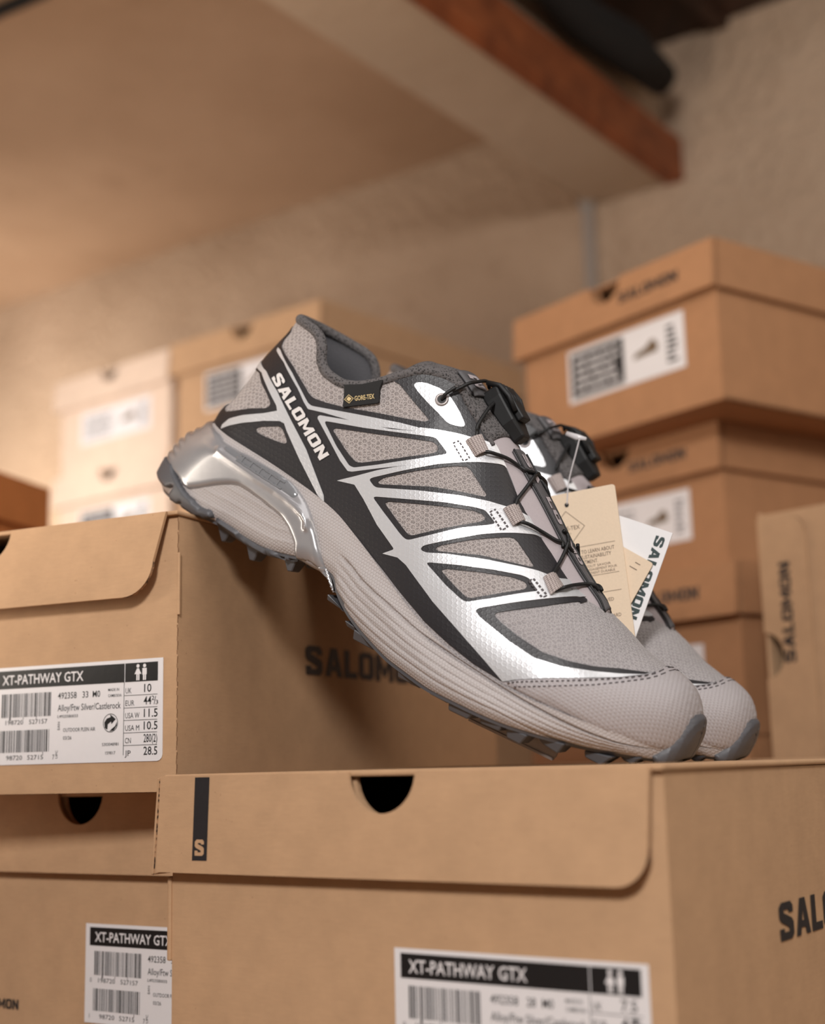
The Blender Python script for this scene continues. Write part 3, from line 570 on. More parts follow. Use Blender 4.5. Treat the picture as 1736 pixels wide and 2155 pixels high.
D = {'F':{1:[[0.02348,0.09596],[0.02079,0.09945],[0.02217,0.10448],[0.00663,0.11098],[0.05035,0.12269],[0.06535,0.10302],[0.07784,0.10671],[0.08902,0.10618],[0.0928,0.10836],[0.09521,0.108],[0.09729,0.1081],[0.10935,0.10384],[0.12115,0.09995],[0.11919,0.09816],[0.10965,0.09518],[0.09545,0.09109],[0.07774,0.08552],[0.0668,0.08302],[0.06025,0.08198],[0.05675,0.08238],[0.05321,0.08416],[0.0391,0.09077]],2:[[0.02056,0.07881],[0.02696,0.07519],[0.0326,0.07284],[0.03844,0.06964],[0.03944,0.06778],[0.03798,0.06567],[0.02913,0.06138],[0.01876,0.05532],[0.0134,0.05272],[-0.00702,0.06404],[0.01323,0.07709]],3:[[0.03867,0.0539],[0.03918,0.05532],[0.0415,0.05692],[0.05,0.06139],[0.05284,0.06109],[0.05808,0.05749],[0.05878,0.0563],[0.05784,0.05529],[0.05362,0.05451],[0.0458,0.05335],[0.04018,0.05308]],4:[[0.07855,0.07308],[0.07903,0.07462],[0.10154,0.08234],[0.12835,0.09194],[0.13031,0.09186],[0.13244,0.09073],[0.13323,0.08886],[0.13072,0.08636],[0.11519,0.07539],[0.10117,0.06627],[0.09838,0.06577],[0.09226,0.06746]],5:[[0.1151,0.06282],[0.11669,0.06587],[0.13078,0.0773],[0.14418,0.08702],[0.14902,0.08947],[0.15157,0.08894],[0.16424,0.08244],[0.16417,0.08122],[0.15682,0.0791],[0.1414,0.07393],[0.11722,0.06262]],6:[[0.12461,0.05628],[0.12601,0.05782],[0.14046,0.06407],[0.15879,0.07163],[0.16445,0.07364],[0.16853,0.07418],[0.17048,0.07343],[0.17091,0.072],[0.16931,0.07004],[0.15909,0.06116],[0.14711,0.05059],[0.14471,0.04968],[0.13744,0.05173]],7:[[0.16046,0.05064],[0.1614,0.05284],[0.17292,0.06271],[0.18301,0.07007],[0.18571,0.07148],[0.18816,0.07085],[0.20038,0.06524],[0.20101,0.06423],[0.19433,0.06231],[0.18016,0.05832],[0.16303,0.05067]],8:[[0.16904,0.04395],[0.17074,0.04577],[0.18529,0.05206],[0.19776,0.05685],[0.20313,0.05766],[0.20533,0.05683],[0.20573,0.05513],[0.20453,0.05381],[0.19678,0.04709],[0.1892,0.04054],[0.18691,0.03996],[0.17795,0.04171]],9:[[0.20291,0.0396],[0.2029,0.041],[0.20395,0.04197],[0.21676,0.05258],[0.22503,0.06064],[0.22605,0.05975],[0.22512,0.06209],[0.22712,0.06653],[0.26985,0.06469],[0.27835,0.06528],[0.27013,0.05786],[0.26923,0.0547],[0.27025,0.05084],[0.26932,0.04958],[0.25983,0.04604],[0.2517,0.04228],[0.24223,0.03935],[0.23117,0.03706],[0.21721,0.0373],[0.20713,0.03855]]},'S':[[[0.02268,0.09277],[0.02181,0.09443],[0.02537,0.09409],[0.03161,0.09158],[0.04154,0.08755],[0.05493,0.08033],[0.05846,0.07855],[0.06099,0.07824],[0.06332,0.07884],[0.08357,0.08492],[0.1081,0.09205],[0.11852,0.09452],[0.122,0.09312],[0.11964,0.09296],[0.11034,0.08944],[0.09938,0.08544],[0.08429,0.08142],[0.06842,0.07809],[0.06298,0.07666],[0.06026,0.07594],[0.05618,0.07783],[0.04912,0.08216],[0.03326,0.08984]],[[0.02228,0.07983],[0.03058,0.07592],[0.04309,0.06953],[0.04505,0.06736],[0.05193,0.06413],[0.0557,0.06133],[0.06974,0.05293],[0.08978,0.04219],[0.09428,0.04126],[0.09239,0.04391],[0.07056,0.0587],[0.05319,0.06784],[0.03915,0.07585],[0.0261,0.08127],[0.02328,0.08182]],[[0.02264,0.07955],[0.01959,0.08218],[0.01974,0.08891],[0.02161,0.09453],[0.02498,0.09437],[0.0253,0.09118],[0.02581,0.08116]],[[0.01816,0.04456],[0.01753,0.04668],[0.02025,0.05123],[0.02741,0.05663],[0.03838,0.06297],[0.04493,0.06753],[0.05209,0.06808],[0.05303,0.06389],[0.04932,0.06384],[0.04058,0.05974],[0.03004,0.05347],[0.02269,0.04849]],[[0.06774,0.07437],[0.06731,0.07539],[0.06819,0.07637],[0.07085,0.07714],[0.08571,0.08191],[0.10656,0.08753],[0.11964,0.09296],[0.11878,0.09473],[0.12782,0.09817],[0.13687,0.10098],[0.14175,0.10206],[0.14748,0.10347],[0.15118,0.10393],[0.15531,0.10474],[0.21094,0.07093],[0.21415,0.06614],[0.22407,0.0623],[0.25269,0.05445],[0.27059,0.05061],[0.26893,0.04832],[0.26251,0.04322],[0.25209,0.03685],[0.2406,0.03018],[0.2283,0.02202],[0.22265,0.01764],[0.2232,0.01781],[0.20898,0.02182],[0.19209,0.02625],[0.17407,0.0305],[0.15236,0.03755],[0.14639,0.03828],[0.13779,0.0359],[0.14205,0.04021],[0.1418,0.04081],[0.12737,0.04571],[0.11337,0.05259],[0.10692,0.05528],[0.10495,0.05616],[0.095,0.05335],[0.10233,0.05933],[0.1119,0.06757],[0.12057,0.074],[0.12517,0.07712],[0.1114,0.06828],[0.09999,0.06078],[0.09778,0.06003],[0.09119,0.06238]]],'H':{4:[[0.07275,0.07421],[0.07258,0.07497],[0.07339,0.07552],[0.09324,0.08162],[0.11405,0.08903],[0.12708,0.09377],[0.12897,0.09412],[0.13697,0.09092],[0.1376,0.09027],[0.13706,0.08943],[0.12748,0.08196],[0.11034,0.06978],[0.09985,0.06297],[0.09693,0.06262],[0.08486,0.06757]],5:[[0.11079,0.06175],[0.11141,0.06319],[0.12477,0.07413],[0.13764,0.0844],[0.14779,0.0911],[0.15264,0.09401],[0.15948,0.09733],[0.16693,0.09625],[0.18564,0.08445],[0.18281,0.08198],[0.17815,0.08244],[0.17291,0.08152],[0.16627,0.08018],[0.15507,0.07656],[0.13661,0.06927],[0.11687,0.06058],[0.11474,0.06039]],6:[[0.11792,0.05552],[0.1184,0.05651],[0.13293,0.06271],[0.1518,0.07079],[0.16345,0.07496],[0.16808,0.07607],[0.17231,0.07456],[0.17576,0.07303],[0.17353,0.07089],[0.1645,0.06407],[0.15539,0.05542],[0.14715,0.04819],[0.14553,0.0474],[0.14326,0.04745],[0.13997,0.04828],[0.12725,0.05231]],7:[[0.15437,0.04738],[0.15497,0.04932],[0.16282,0.05621],[0.17396,0.06596],[0.18051,0.07069],[0.18471,0.07338],[0.19066,0.07651],[0.20141,0.07499],[0.21603,0.06807],[0.2115,0.06462],[0.20816,0.06425],[0.2033,0.06376],[0.19769,0.06226],[0.18407,0.05801],[0.16653,0.0513],[0.15819,0.04727],[0.15554,0.04685]],8:[[0.16126,0.04313],[0.16181,0.04408],[0.17538,0.05006],[0.18961,0.05569],[0.2004,0.05922],[0.20381,0.05945],[0.20768,0.0577],[0.21043,0.05678],[0.206,0.05292],[0.19798,0.04562],[0.18916,0.03859],[0.18764,0.03801],[0.18564,0.03802],[0.17548,0.0396]],9:[[0.19487,0.03696],[0.19463,0.03788],[0.19556,0.03913],[0.20985,0.0511],[0.22227,0.06152],[0.22317,0.06146],[0.22418,0.06872],[0.268,0.06798],[0.27539,0.05483],[0.26938,0.04953],[0.26893,0.04832],[0.26151,0.04431],[0.25311,0.04057],[0.24075,0.03592],[0.22956,0.03338],[0.21547,0.03368],[0.20632,0.03484],[0.19758,0.03589]]},'LUG':[[[0.11977,0.00479],[0.11988,-0.00011],[0.12394,-0.00129],[0.13204,-0.00099],[0.13024,0.00114]],[[0.13576,-0.00069],[0.13706,-0.00308],[0.14357,-0.00296],[0.14283,-0.00071]],[[0.14354,-0.0012],[0.14432,-0.00608],[0.15673,-0.00486],[0.15779,-0.0017]],[[0.16609,-0.00335],[0.16757,-0.00509],[0.17615,-0.00395],[0.17487,-0.00169]],[[0.17474,-0.00314],[0.17636,-0.00754],[0.18876,-0.00615],[0.19078,-0.00255]],[[0.19309,-0.00338],[0.19461,-0.00536],[0.20461,-0.00423],[0.20441,-0.00199]],[[0.20471,-0.00249],[0.20608,-0.00672],[0.21632,-0.00527],[0.21824,-0.001]],[[0.22036,-0.00096],[0.22216,-0.0038],[0.23176,-0.00192],[0.23208,0.00119]],[[0.23286,0.00125],[0.2351,-0.00324],[0.24178,-0.00236],[0.24362,0.0032]],[[0.24493,0.00357],[0.2487,-3e-05],[0.25674,0.00013],[0.25823,0.00784]],[[0.264,0.00795],[0.26551,0.00259],[0.27348,0.00609],[0.27675,0.01254]],[[0.27734,0.01291],[0.2786,0.01038],[0.28331,0.01227],[0.28609,0.01771]],[[0.28773,0.01867],[0.28864,0.01512],[0.29315,0.01798],[0.2944,0.0217]]],'LUGH':[[[0.04093,0.00247],[0.04468,0.0001],[0.04781,-0.00352],[0.04966,-0.00254],[0.0509,0.00144]],[[0.0622,0.0012],[0.06745,-0.00339],[0.07032,-0.00261],[0.0707,0.00188]],[[0.08437,0.00616],[0.09009,0.00256],[0.09272,0.00361],[0.09239,0.00911]]],'film_out':[[0.01389,0.04402],[0.02337,0.04326],[0.03348,0.04259],[0.04679,0.04299],[0.06141,0.04261],[0.07579,0.04224],[0.08364,0.04169],[0.09384,0.04164],[0.10588,0.03885],[0.11945,0.03547],[0.135,0.03188],[0.15084,0.02799],[0.12467,0.03427],[0.14246,0.02963],[0.15628,0.02581],[0.17547,0.02103],[0.19224,0.01876],[0.20712,0.0174],[0.2232,0.01781],[0.2283,0.02202],[0.2406,0.03018],[0.25209,0.03685],[0.26251,0.04322],[0.26893,0.04832],[0.27059,0.05061],[0.23898,0.05484],[0.22518,0.06153],[0.22197,0.06203],[0.2146,0.0646],[0.20592,0.06852],[0.19128,0.0764],[0.18218,0.08161],[0.17107,0.08878],[0.15914,0.09776],[0.15135,0.10406],[0.14375,0.109],[0.13952,0.11119],[0.13123,0.11647],[0.1236,0.1221],[0.11634,0.12427],[0.1095,0.12443],[0.10203,0.12195],[0.09534,0.11624],[0.08918,0.10872],[0.07917,0.10438],[0.06501,0.0991],[0.05793,0.10335],[0.04558,0.1147],[0.02119,0.11125],[0.00304,0.09402],[0.01494,0.07916],[0.01692,0.06822],[0.01499,0.05931],[0.01286,0.04765]],'drop':[[0.10412,0.11078],[0.1043,0.11227],[0.10619,0.11357],[0.10909,0.11455],[0.11568,0.11529],[0.12161,0.11458],[0.12607,0.11239],[0.13071,0.10963],[0.13591,0.10596],[0.13625,0.10481],[0.13537,0.10405],[0.13244,0.10313],[0.12907,0.10276],[0.12338,0.1046],[0.11454,0.1069],[0.10716,0.10928]],'tag':[[0.0718,0.09493],[0.08049,0.09931],[0.08924,0.10612],[0.09028,0.10138],[0.09383,0.09581],[0.09346,0.0951],[0.07769,0.08513],[0.07492,0.0901]],'toecap':[[0.22215,0.01691],[0.2283,0.02202],[0.2406,0.03018],[0.25209,0.03685],[0.26251,0.04322],[0.26899,0.04827],[0.27059,0.05061],[0.27022,0.05261],[0.26916,0.05483],[0.27073,0.05996],[0.28201,0.05874],[0.29399,0.05289],[0.2994,0.04321],[0.29838,0.02957],[0.29282,0.02423],[0.288,0.02395],[0.27865,0.02205],[0.26519,0.0208],[0.24813,0.0198],[0.239,0.0187],[0.22988,0.01788]],'cage':[[0.01702,0.04568],[0.0176,0.0431],[0.01792,0.04072],[0.01081,0.03757],[0.00665,0.0317],[8e-05,0.01856],[-0.00107,0.01324],[0.00592,0.01576],[0.01074,0.01278],[0.0171,0.01035],[0.0214,0.01002],[0.02814,0.01442],[0.03494,0.01931],[0.04354,0.02426],[0.04828,0.02591],[0.05398,0.02598],[0.06581,0.02519],[0.07787,0.02386],[0.08343,0.02162],[0.088,0.01874],[0.09112,0.01624],[0.09431,0.01008],[0.0991,0.01055],[0.10452,0.01084],[0.10899,0.01137],[0.11425,0.01083],[0.11774,0.00935],[0.11218,0.01344],[0.11659,0.01043],[0.12146,0.0068],[0.12211,0.00672],[0.12117,0.00844],[0.11401,0.01441],[0.10797,0.02086],[0.11403,0.01408],[0.10076,0.02701],[0.09312,0.03315],[0.08572,0.03733],[0.0797,0.03961],[0.07269,0.04141],[0.06207,0.04177],[0.04793,0.04158],[0.03505,0.04079],[0.0262,0.04051],[0.0213,0.04229],[0.01888,0.04606]],'cagewin':[[0.02852,0.03833],[0.03314,0.03869],[0.04247,0.0391],[0.05145,0.03978],[0.06276,0.04093],[0.0705,0.04065],[0.07687,0.03968],[0.08075,0.03781],[0.08161,0.03512],[0.07902,0.03374],[0.07339,0.03386],[0.06422,0.03371],[0.04939,0.03461],[0.04059,0.03481],[0.03302,0.03571],[0.02925,0.03661]],'ridge':[[0.02777,0.03501],[0.03101,0.03466],[0.04105,0.03425],[0.05473,0.03384],[0.06882,0.03379],[0.07662,0.03324],[0.08369,0.03235],[0.08896,0.03132],[0.0928,0.02957],[0.09455,0.02673]],'heelrub':[[0.00497,0.01694],[0.00232,0.01421],[-0.00089,0.01007],[0.00261,0.00591],[0.00848,0.00463],[0.01305,0.00738],[0.0112,0.00421],[0.0124,0.00123],[0.01736,0.00037],[0.02093,0.00364],[0.01991,9e-05],[0.0248,-0.00038],[0.03016,-0.00011],[0.03644,0.00256],[0.04251,0.00559],[0.04109,0.00747],[0.03885,0.00823],[0.03271,0.00677],[0.02717,0.00803],[0.02102,0.00903],[0.01468,0.01152],[0.00932,0.0137]],'heelplate':[[0.04222,0.00692],[0.04963,0.00733],[0.0572,0.00724],[0.06112,0.00579],[0.07035,0.00574],[0.08392,0.00805],[0.09452,0.01019],[0.09495,0.00906],[0.08875,0.00631],[0.07925,0.00346],[0.0725,0.00213],[0.0633,0.00159],[0.05372,0.00152],[0.04641,0.00232],[0.04215,0.00432]],'bumper':[[0.28803,0.01996],[0.28958,0.02209],[0.29075,0.02571],[0.29207,0.03237],[0.29178,0.03725],[0.2912,0.04066],[0.2914,0.04276],[0.29249,0.04549],[0.29688,0.04773],[0.3012,0.04],[0.30147,0.02715],[0.29603,0.02286],[0.29415,0.01949],[0.29201,0.01796],[0.28991,0.01647]],'logo':[[0.03185,0.08005],[0.08105,0.05731],[0.08373,0.06246],[0.03566,0.0845]],'st1':[[0.22523,0.01875],[0.23208,0.02326],[0.24134,0.02902],[0.25273,0.03596],[0.26299,0.04266],[0.26962,0.0477],[0.27157,0.0499],[0.27182,0.05224],[0.271,0.05443]],'st2':[[0.22892,0.01874],[0.23636,0.02344],[0.24537,0.02907],[0.25664,0.03594],[0.26408,0.04137],[0.27071,0.04666],[0.2729,0.04915],[0.27376,0.05165],[0.27269,0.05411]],'gt':[[0.08205,0.09055],[0.0911,0.09623],[0.08045,0.0924]],'gtd':[[0.07865,0.08998],[0.08084,0.09135],[0.07717,0.09181]],'eyec':[0.12035,0.11099],'loops':[[[0.14144,-0.02592,0.0997],[0.14505,-0.02124,0.10591],[0.15298,-0.02192,0.1006],[0.14976,-0.02573,0.09544]],[[0.17398,-0.02463,0.08081],[0.17662,-0.0182,0.08549],[0.18426,-0.01906,0.08076],[0.18247,-0.0246,0.07616]],[[0.20764,-0.02601,0.06331],[0.20909,-0.01928,0.06686],[0.21621,-0.02009,0.06358],[0.21567,-0.02829,0.05836]]],'lstitch':[[[0.13709,0.09563],[0.13836,0.09792],[0.14769,0.09316],[0.14624,0.09074]],[[0.17041,0.07611],[0.17101,0.07845],[0.18072,0.07396],[0.17974,0.07161]],[[0.20449,0.05835],[0.20483,0.06009],[0.21433,0.0566],[0.21363,0.05502]]],'lace':[[[0.12063,-0.02676,0.11144],[0.12162,-0.02757,0.11457],[0.12347,-0.02576,0.11895],[0.12355,-0.02523,0.11773],[0.127,-0.02197,0.12382],[0.12528,-0.01195,0.12599],[0.12482,-0.00175,0.12835],[0.12514,0.004,0.12589]],[[0.13433,-0.00193,0.12187],[0.13794,-0.0129,0.11714],[0.14162,-0.02228,0.10875],[0.14333,-0.0227,0.10556],[0.14506,-0.02386,0.10151]],[[0.14843,-0.02407,0.09871],[0.15209,-0.02356,0.09958],[0.15457,-0.02244,0.10053],[0.15986,-0.0152,0.10132],[0.16463,-0.00992,0.10051],[0.16863,-0.00784,0.10034],[0.17056,0.00199,0.10109]],[[0.16882,0.004,0.10075],[0.17289,-0.00727,0.09908],[0.17412,-0.01255,0.0931],[0.17524,-0.01775,0.08754],[0.17652,-0.01995,0.08466],[0.17777,-0.02156,0.08175]],[[0.18133,-0.02262,0.07838],[0.1845,-0.02158,0.07948],[0.18755,-0.01894,0.07992],[0.19259,-0.01354,0.07932],[0.19837,-0.00979,0.0788],[0.20071,-0.00737,0.0792],[0.2024,-0.00768,0.07742]],[[0.20302,-0.00611,0.08063],[0.20529,-0.0102,0.07482],[0.20691,-0.01443,0.07001],[0.20905,-0.02104,0.06644],[0.20985,-0.0236,0.06393]],[[0.21511,-0.02512,0.0604],[0.21676,-0.02243,0.06268],[0.21752,-0.02095,0.06383],[0.21798,-0.01304,0.06569],[0.22067,-0.00584,0.06826],[0.22343,-0.00337,0.06896],[0.22565,-0.00201,0.06804]]],'lacex':[[[0.16792,0.004,0.10103],[0.17005,0.004,0.09967],[0.17252,0.004,0.09848],[0.17714,0.003,0.09663],[0.18072,0.005,0.09225],[0.18353,0.006,0.08814]],[[0.1972,-0.00381,0.08391],[0.199,-0.0016,0.0831],[0.20216,-0.00393,0.08059],[0.20464,-0.00527,0.0786],[0.20811,0.0035,0.07426],[0.21333,0.005,0.0708]]],'toggle':[[0.12664,0.004,0.12638],[0.15254,0.004,0.11181]]}
SM = [[0.75576, 0.44822, 0.47742], [-0.35242, 0.89286, -0.28037], [-0.55194, 0.04364, 0.83274]]
SO = [-0.11723, 0.72736, 0.14487]

def fabric(name, base, line, hexs=360., fine=1500.):
    m = NT(name); uv = m.n('ShaderNodeTexCoord').outputs['UV']
    d = hexdist(m, uv, hexs)
    edge = m.n('ShaderNodeMapRange', i_Value=d, i_1=.36, i_2=.46, interpolation_type='SMOOTHSTEP').outputs[0]
    mp = m.n('ShaderNodeMapping', i_Vector=uv, i_Rotation=(0, 0, .45), i_Scale=(fine, fine*.8, 1)).outputs[0]
    w1 = m.n('ShaderNodeTexVoronoi', i_Vector=mp, i_Scale=1.).outputs['Distance']
    cellm = m.n('ShaderNodeMapRange', i_Value=w1, i_1=.2, i_2=.62).outputs[0]
    dark = m.math('MULTIPLY', cellm, m.math('SUBTRACT', 1.0, edge))
    m.set(m.mix(m.math('MULTIPLY', dark, .75), line, base), .75)
    h = m.math('SUBTRACT', m.math('ADD', edge, m.math('MULTIPLY', w1, -.5)), 0.0)
    m.bump(h, .55, .0006); m.b.inputs['Sheen Weight'].default_value = .15
    return m.m
def film(name, col, rough, metal=0, hexs=360., hstr=.35, spec=.5, noise=900., dots=False):
    m = NT(name); uv = m.n('ShaderNodeTexCoord').outputs['UV']
    d = hexdist(m, uv, hexs)
    e = m.n('ShaderNodeMapRange', i_Value=d, i_1=.30, i_2=.5, interpolation_type='SMOOTHSTEP').outputs[0]
    nz = m.n('ShaderNodeTexNoise', i_Vector=uv, i_Scale=noise, i_Detail=2.).outputs[0]
    m.set(col, rough, metal); m.b.inputs['Specular IOR Level'].default_value = spec
    m.bump(m.math('ADD', m.math('MULTIPLY', e, .6), nz), hstr, .0005)
    return m.m
def rubber(name, col, rough, hexs=None, bstr=.2, dots=None, spec=.5):
    m = NT(name); uv = m.n('ShaderNodeTexCoord').outputs['UV']
    nz = m.n('ShaderNodeTexNoise', i_Vector=uv, i_Scale=1200., i_Detail=2.).outputs[0]
    h = m.math('MULTIPLY', nz, .35)
    if hexs:
        d = hexdist(m, uv, hexs); e = m.n('ShaderNodeMapRange', i_Value=d, i_1=.30, i_2=.48).outputs[0]
        h = m.math('ADD', h, m.math('MULTIPLY', e, -1.0))
    if dots:
        mp = m.n('ShaderNodeMapping', i_Vector=uv, i_Rotation=(0, 0, -.25), i_Scale=(dots, dots*1.15, 1)).outputs[0]
        g = m.vm('FRACTION', mp).outputs[0]; g = m.vm('SUBTRACT', g, (.5, .5, 0)).outputs[0]
        g = m.n('ShaderNodeVectorMath', operation='MULTIPLY', i_0=g, i_1=(1, 1, 0)).outputs[0]
        l = m.vm('LENGTH', g).outputs['Value']; e = m.n('ShaderNodeMapRange', i_Value=l, i_1=.18, i_2=.42, i_3=1., i_4=0.).outputs[0]
        h = m.math('ADD', h, e)
    m.set(col, rough); m.b.inputs['Specular IOR Level'].default_value = spec
    m.bump(h, bstr, .0006); return m.m
MFAB = fabric('ripstop_mesh_fabric', srgb(102, 95, 93), srgb(176, 167, 164))
MVAMP = fabric('vamp_knit_fabric', srgb(122, 117, 118), srgb(170, 164, 164), fine=1300.)
MFILM = film('charcoal_film', srgb(36, 34, 37), .46, 0, hstr=.14)
MSIL = film('silver_film', srgb(216, 217, 220), .36, .45, hexs=360., hstr=.12)
MWHITE = plain('white_logo_print', srgb(214, 210, 208), .5, vary=.03)
MMID = rubber('grey_midsole_foam', srgb(175, 168, 166), .55, hexs=620., bstr=.45)
MTOE = rubber('grey_toe_cap_rubber', srgb(167, 161, 162), .6, dots=520., bstr=.35)
MDKR = rubber('dark_grey_outsole_rubber', srgb(80, 80, 84), .5, bstr=.15)
MKNIT = NT('dark_collar_knit'); _p = MKNIT.n('ShaderNodeTexCoord').outputs['Object']
_v = MKNIT.n('ShaderNodeTexVoronoi', i_Vector=_p, i_Scale=800.).outputs['Distance']
_r = MKNIT.n('ShaderNodeMapRange', i_Value=_v, i_1=.12, i_2=.5).outputs[0]
MKNIT.set(MKNIT.mix(_r, srgb(20, 19, 20), srgb(92, 88, 88)), .9); MKNIT.bump(MKNIT.math('MULTIPLY', _v, 1.), .7, .0006); MKNIT = MKNIT.m
MLINING = plain('dark_lining', srgb(70, 69, 72), .95, bumpscale=900., bstr=.6)
MLACE = plain('black_lace_cord', srgb(12, 12, 13), .55, bumpscale=1600., bstr=.5)
MBLKP = plain('black_toggle_plastic', srgb(14, 14, 15), .6, bstr=.1)
MWEB = NT('grey_webbing'); _u = MWEB.n('ShaderNodeTexCoord').outputs['UV']
_m = MWEB.n('ShaderNodeMapping', i_Vector=_u, i_Scale=(6, 11, 1)).outputs[0]
_b = MWEB.n('ShaderNodeTexVoronoi', i_Vector=_m, i_Scale=1., i_Randomness=.12).outputs['Distance']
MWEB.set(MWEB.mix(MWEB.n('ShaderNodeMapRange', i_Value=_b, i_1=.25, i_2=.6).outputs[0], srgb(186, 174, 170), srgb(118, 106, 103)), .8); MWEB.bump(MWEB.math('MULTIPLY', _b, -1.), .8, .0006); MWEB = MWEB.m
MTONG = plain('grey_tongue_fabric', srgb(166, 156, 158), .8, bumpscale=900., bstr=.3, vary=.05)
MSTRIP = plain('dark_grey_tongue_strip', srgb(82, 80, 82), .6)
MSTIT = plain('dark_stitch_thread', srgb(84, 78, 80), .8)
MEYE = plain('grey_eyelet_ring', srgb(150, 142, 140), .35, .3)
MTAG = plain('black_woven_tag', srgb(14, 13, 13), .75, bumpscale=1400.)
MGOLD = plain('gold_print', srgb(214, 190, 140), .45, .2, vary=.05)
MCAGE = NT('translucent_silver_cage'); _u = MCAGE.n('ShaderNodeTexCoord').outputs['UV']
_n = MCAGE.n('ShaderNodeTexNoise', i_Vector=_u, i_Scale=90., i_Detail=3.).outputs[0]
_f = MCAGE.n('ShaderNodeTexNoise', i_Vector=_u, i_Scale=2600., i_Detail=1.).outputs[0]
MCAGE.set(MCAGE.mix(_n, srgb(148, 147, 150), srgb(168, 166, 167)), .25, .35, Coat_Weight=.9, Coat_Roughness=.10); MCAGE.bump(_f, .06, .0003); MCAGE = MCAGE.m
MCLEAR = plain('clear_window_plastic', srgb(128, 129, 132), .15, .15, vary=.06, Coat_Weight=.8)

EPS = 1e-4
def nrm(x, z, s):
    h = 1.5e-4
    wx = (W(x+h, z)-W(x-h, z))/(2*h); wz = (W(x, z+h)-W(x, z-h))/(2*h)
    n = np.stack([-wx, np.full_like(wx, float(s)), -wz], 1); return n/np.linalg.norm(n, axis=1, keepdims=True)
def surf(x, z, s, off=0.0):
    x = np.asarray(x, float); z = np.asarray(z, float)
    z = np.minimum(z, ZT(x)-1e-9); x = np.clip(x, XB(z)+1e-8, XF(z)-1e-8); z = np.minimum(z, ZT(x)-1e-9)
    n = nrm(x, z, s); p = np.stack([x, s*W(x, z), z], 1); return p+n*np.reshape(off, (-1, 1)) if hasattr(off, '__len__') else p+n*off, n
def densify(poly, d=.0018):
    out = []; n = len(poly)
    for i in range(n):
        a = np.array(poly[i]); b = np.array(poly[(i+1) % n]); k = max(1, int(np.ceil(np.linalg.norm(b-a)/d)))
        out += [tuple(a+(b-a)*j/k) for j in range(k)]
    return out
def smooth_poly(poly, r=.0010):
    """round corners by cutting each vertex"""
    out = []; n = len(poly)
    for i in range(n):
        p = np.array(poly[i]); a = np.array(poly[i-1]); b = np.array(poly[(i+1) % n])
        la, lb = np.linalg.norm(a-p), np.linalg.norm(b-p)
        if la < 1e-6 or lb < 1e-6: continue
        ra, rb = min(r, la*.45), min(r, lb*.45)
        A = p+(a-p)/la*ra; B = p+(b-p)/lb*rb
        for t in (0, .33, .67, 1): out.append(tuple((1-t)**2*A+2*t*(1-t)*p+t*t*B))
    return out
def wrap(poly, thr=.021):
    return [(-.03, b) if (a < float(XB(b))+thr) else (a, b) for a, b in poly]
def distseg(P, polys):
    d = np.full(len(P), 1e9)
    for poly in polys:
        A = np.array(poly); B = np.roll(A, -1, 0)
        for a, b in zip(A, B):
            ab = b-a; L = ab@ab
            if L < 1e-14: continue
            t = np.clip(((P-a)@ab)/L, 0, 1); q = P-(a+t[:, None]*ab); d = np.minimum(d, np.einsum('ij,ij->i', q, q))
    return np.sqrt(d)
def overlay(name, outers, holes, off, thick, mat, parent, sides=(-1, 1), **kw):
    if len(sides) == 2 and not kw.get('ends'):
        a = overlay1(name, outers, holes, off, thick, mat, parent, (-1,), **kw); overlay1(name, outers, holes, off, thick, mat, parent, (1,), **kw); return a
    return overlay1(name, outers, holes, off, thick, mat, parent, sides, **kw)
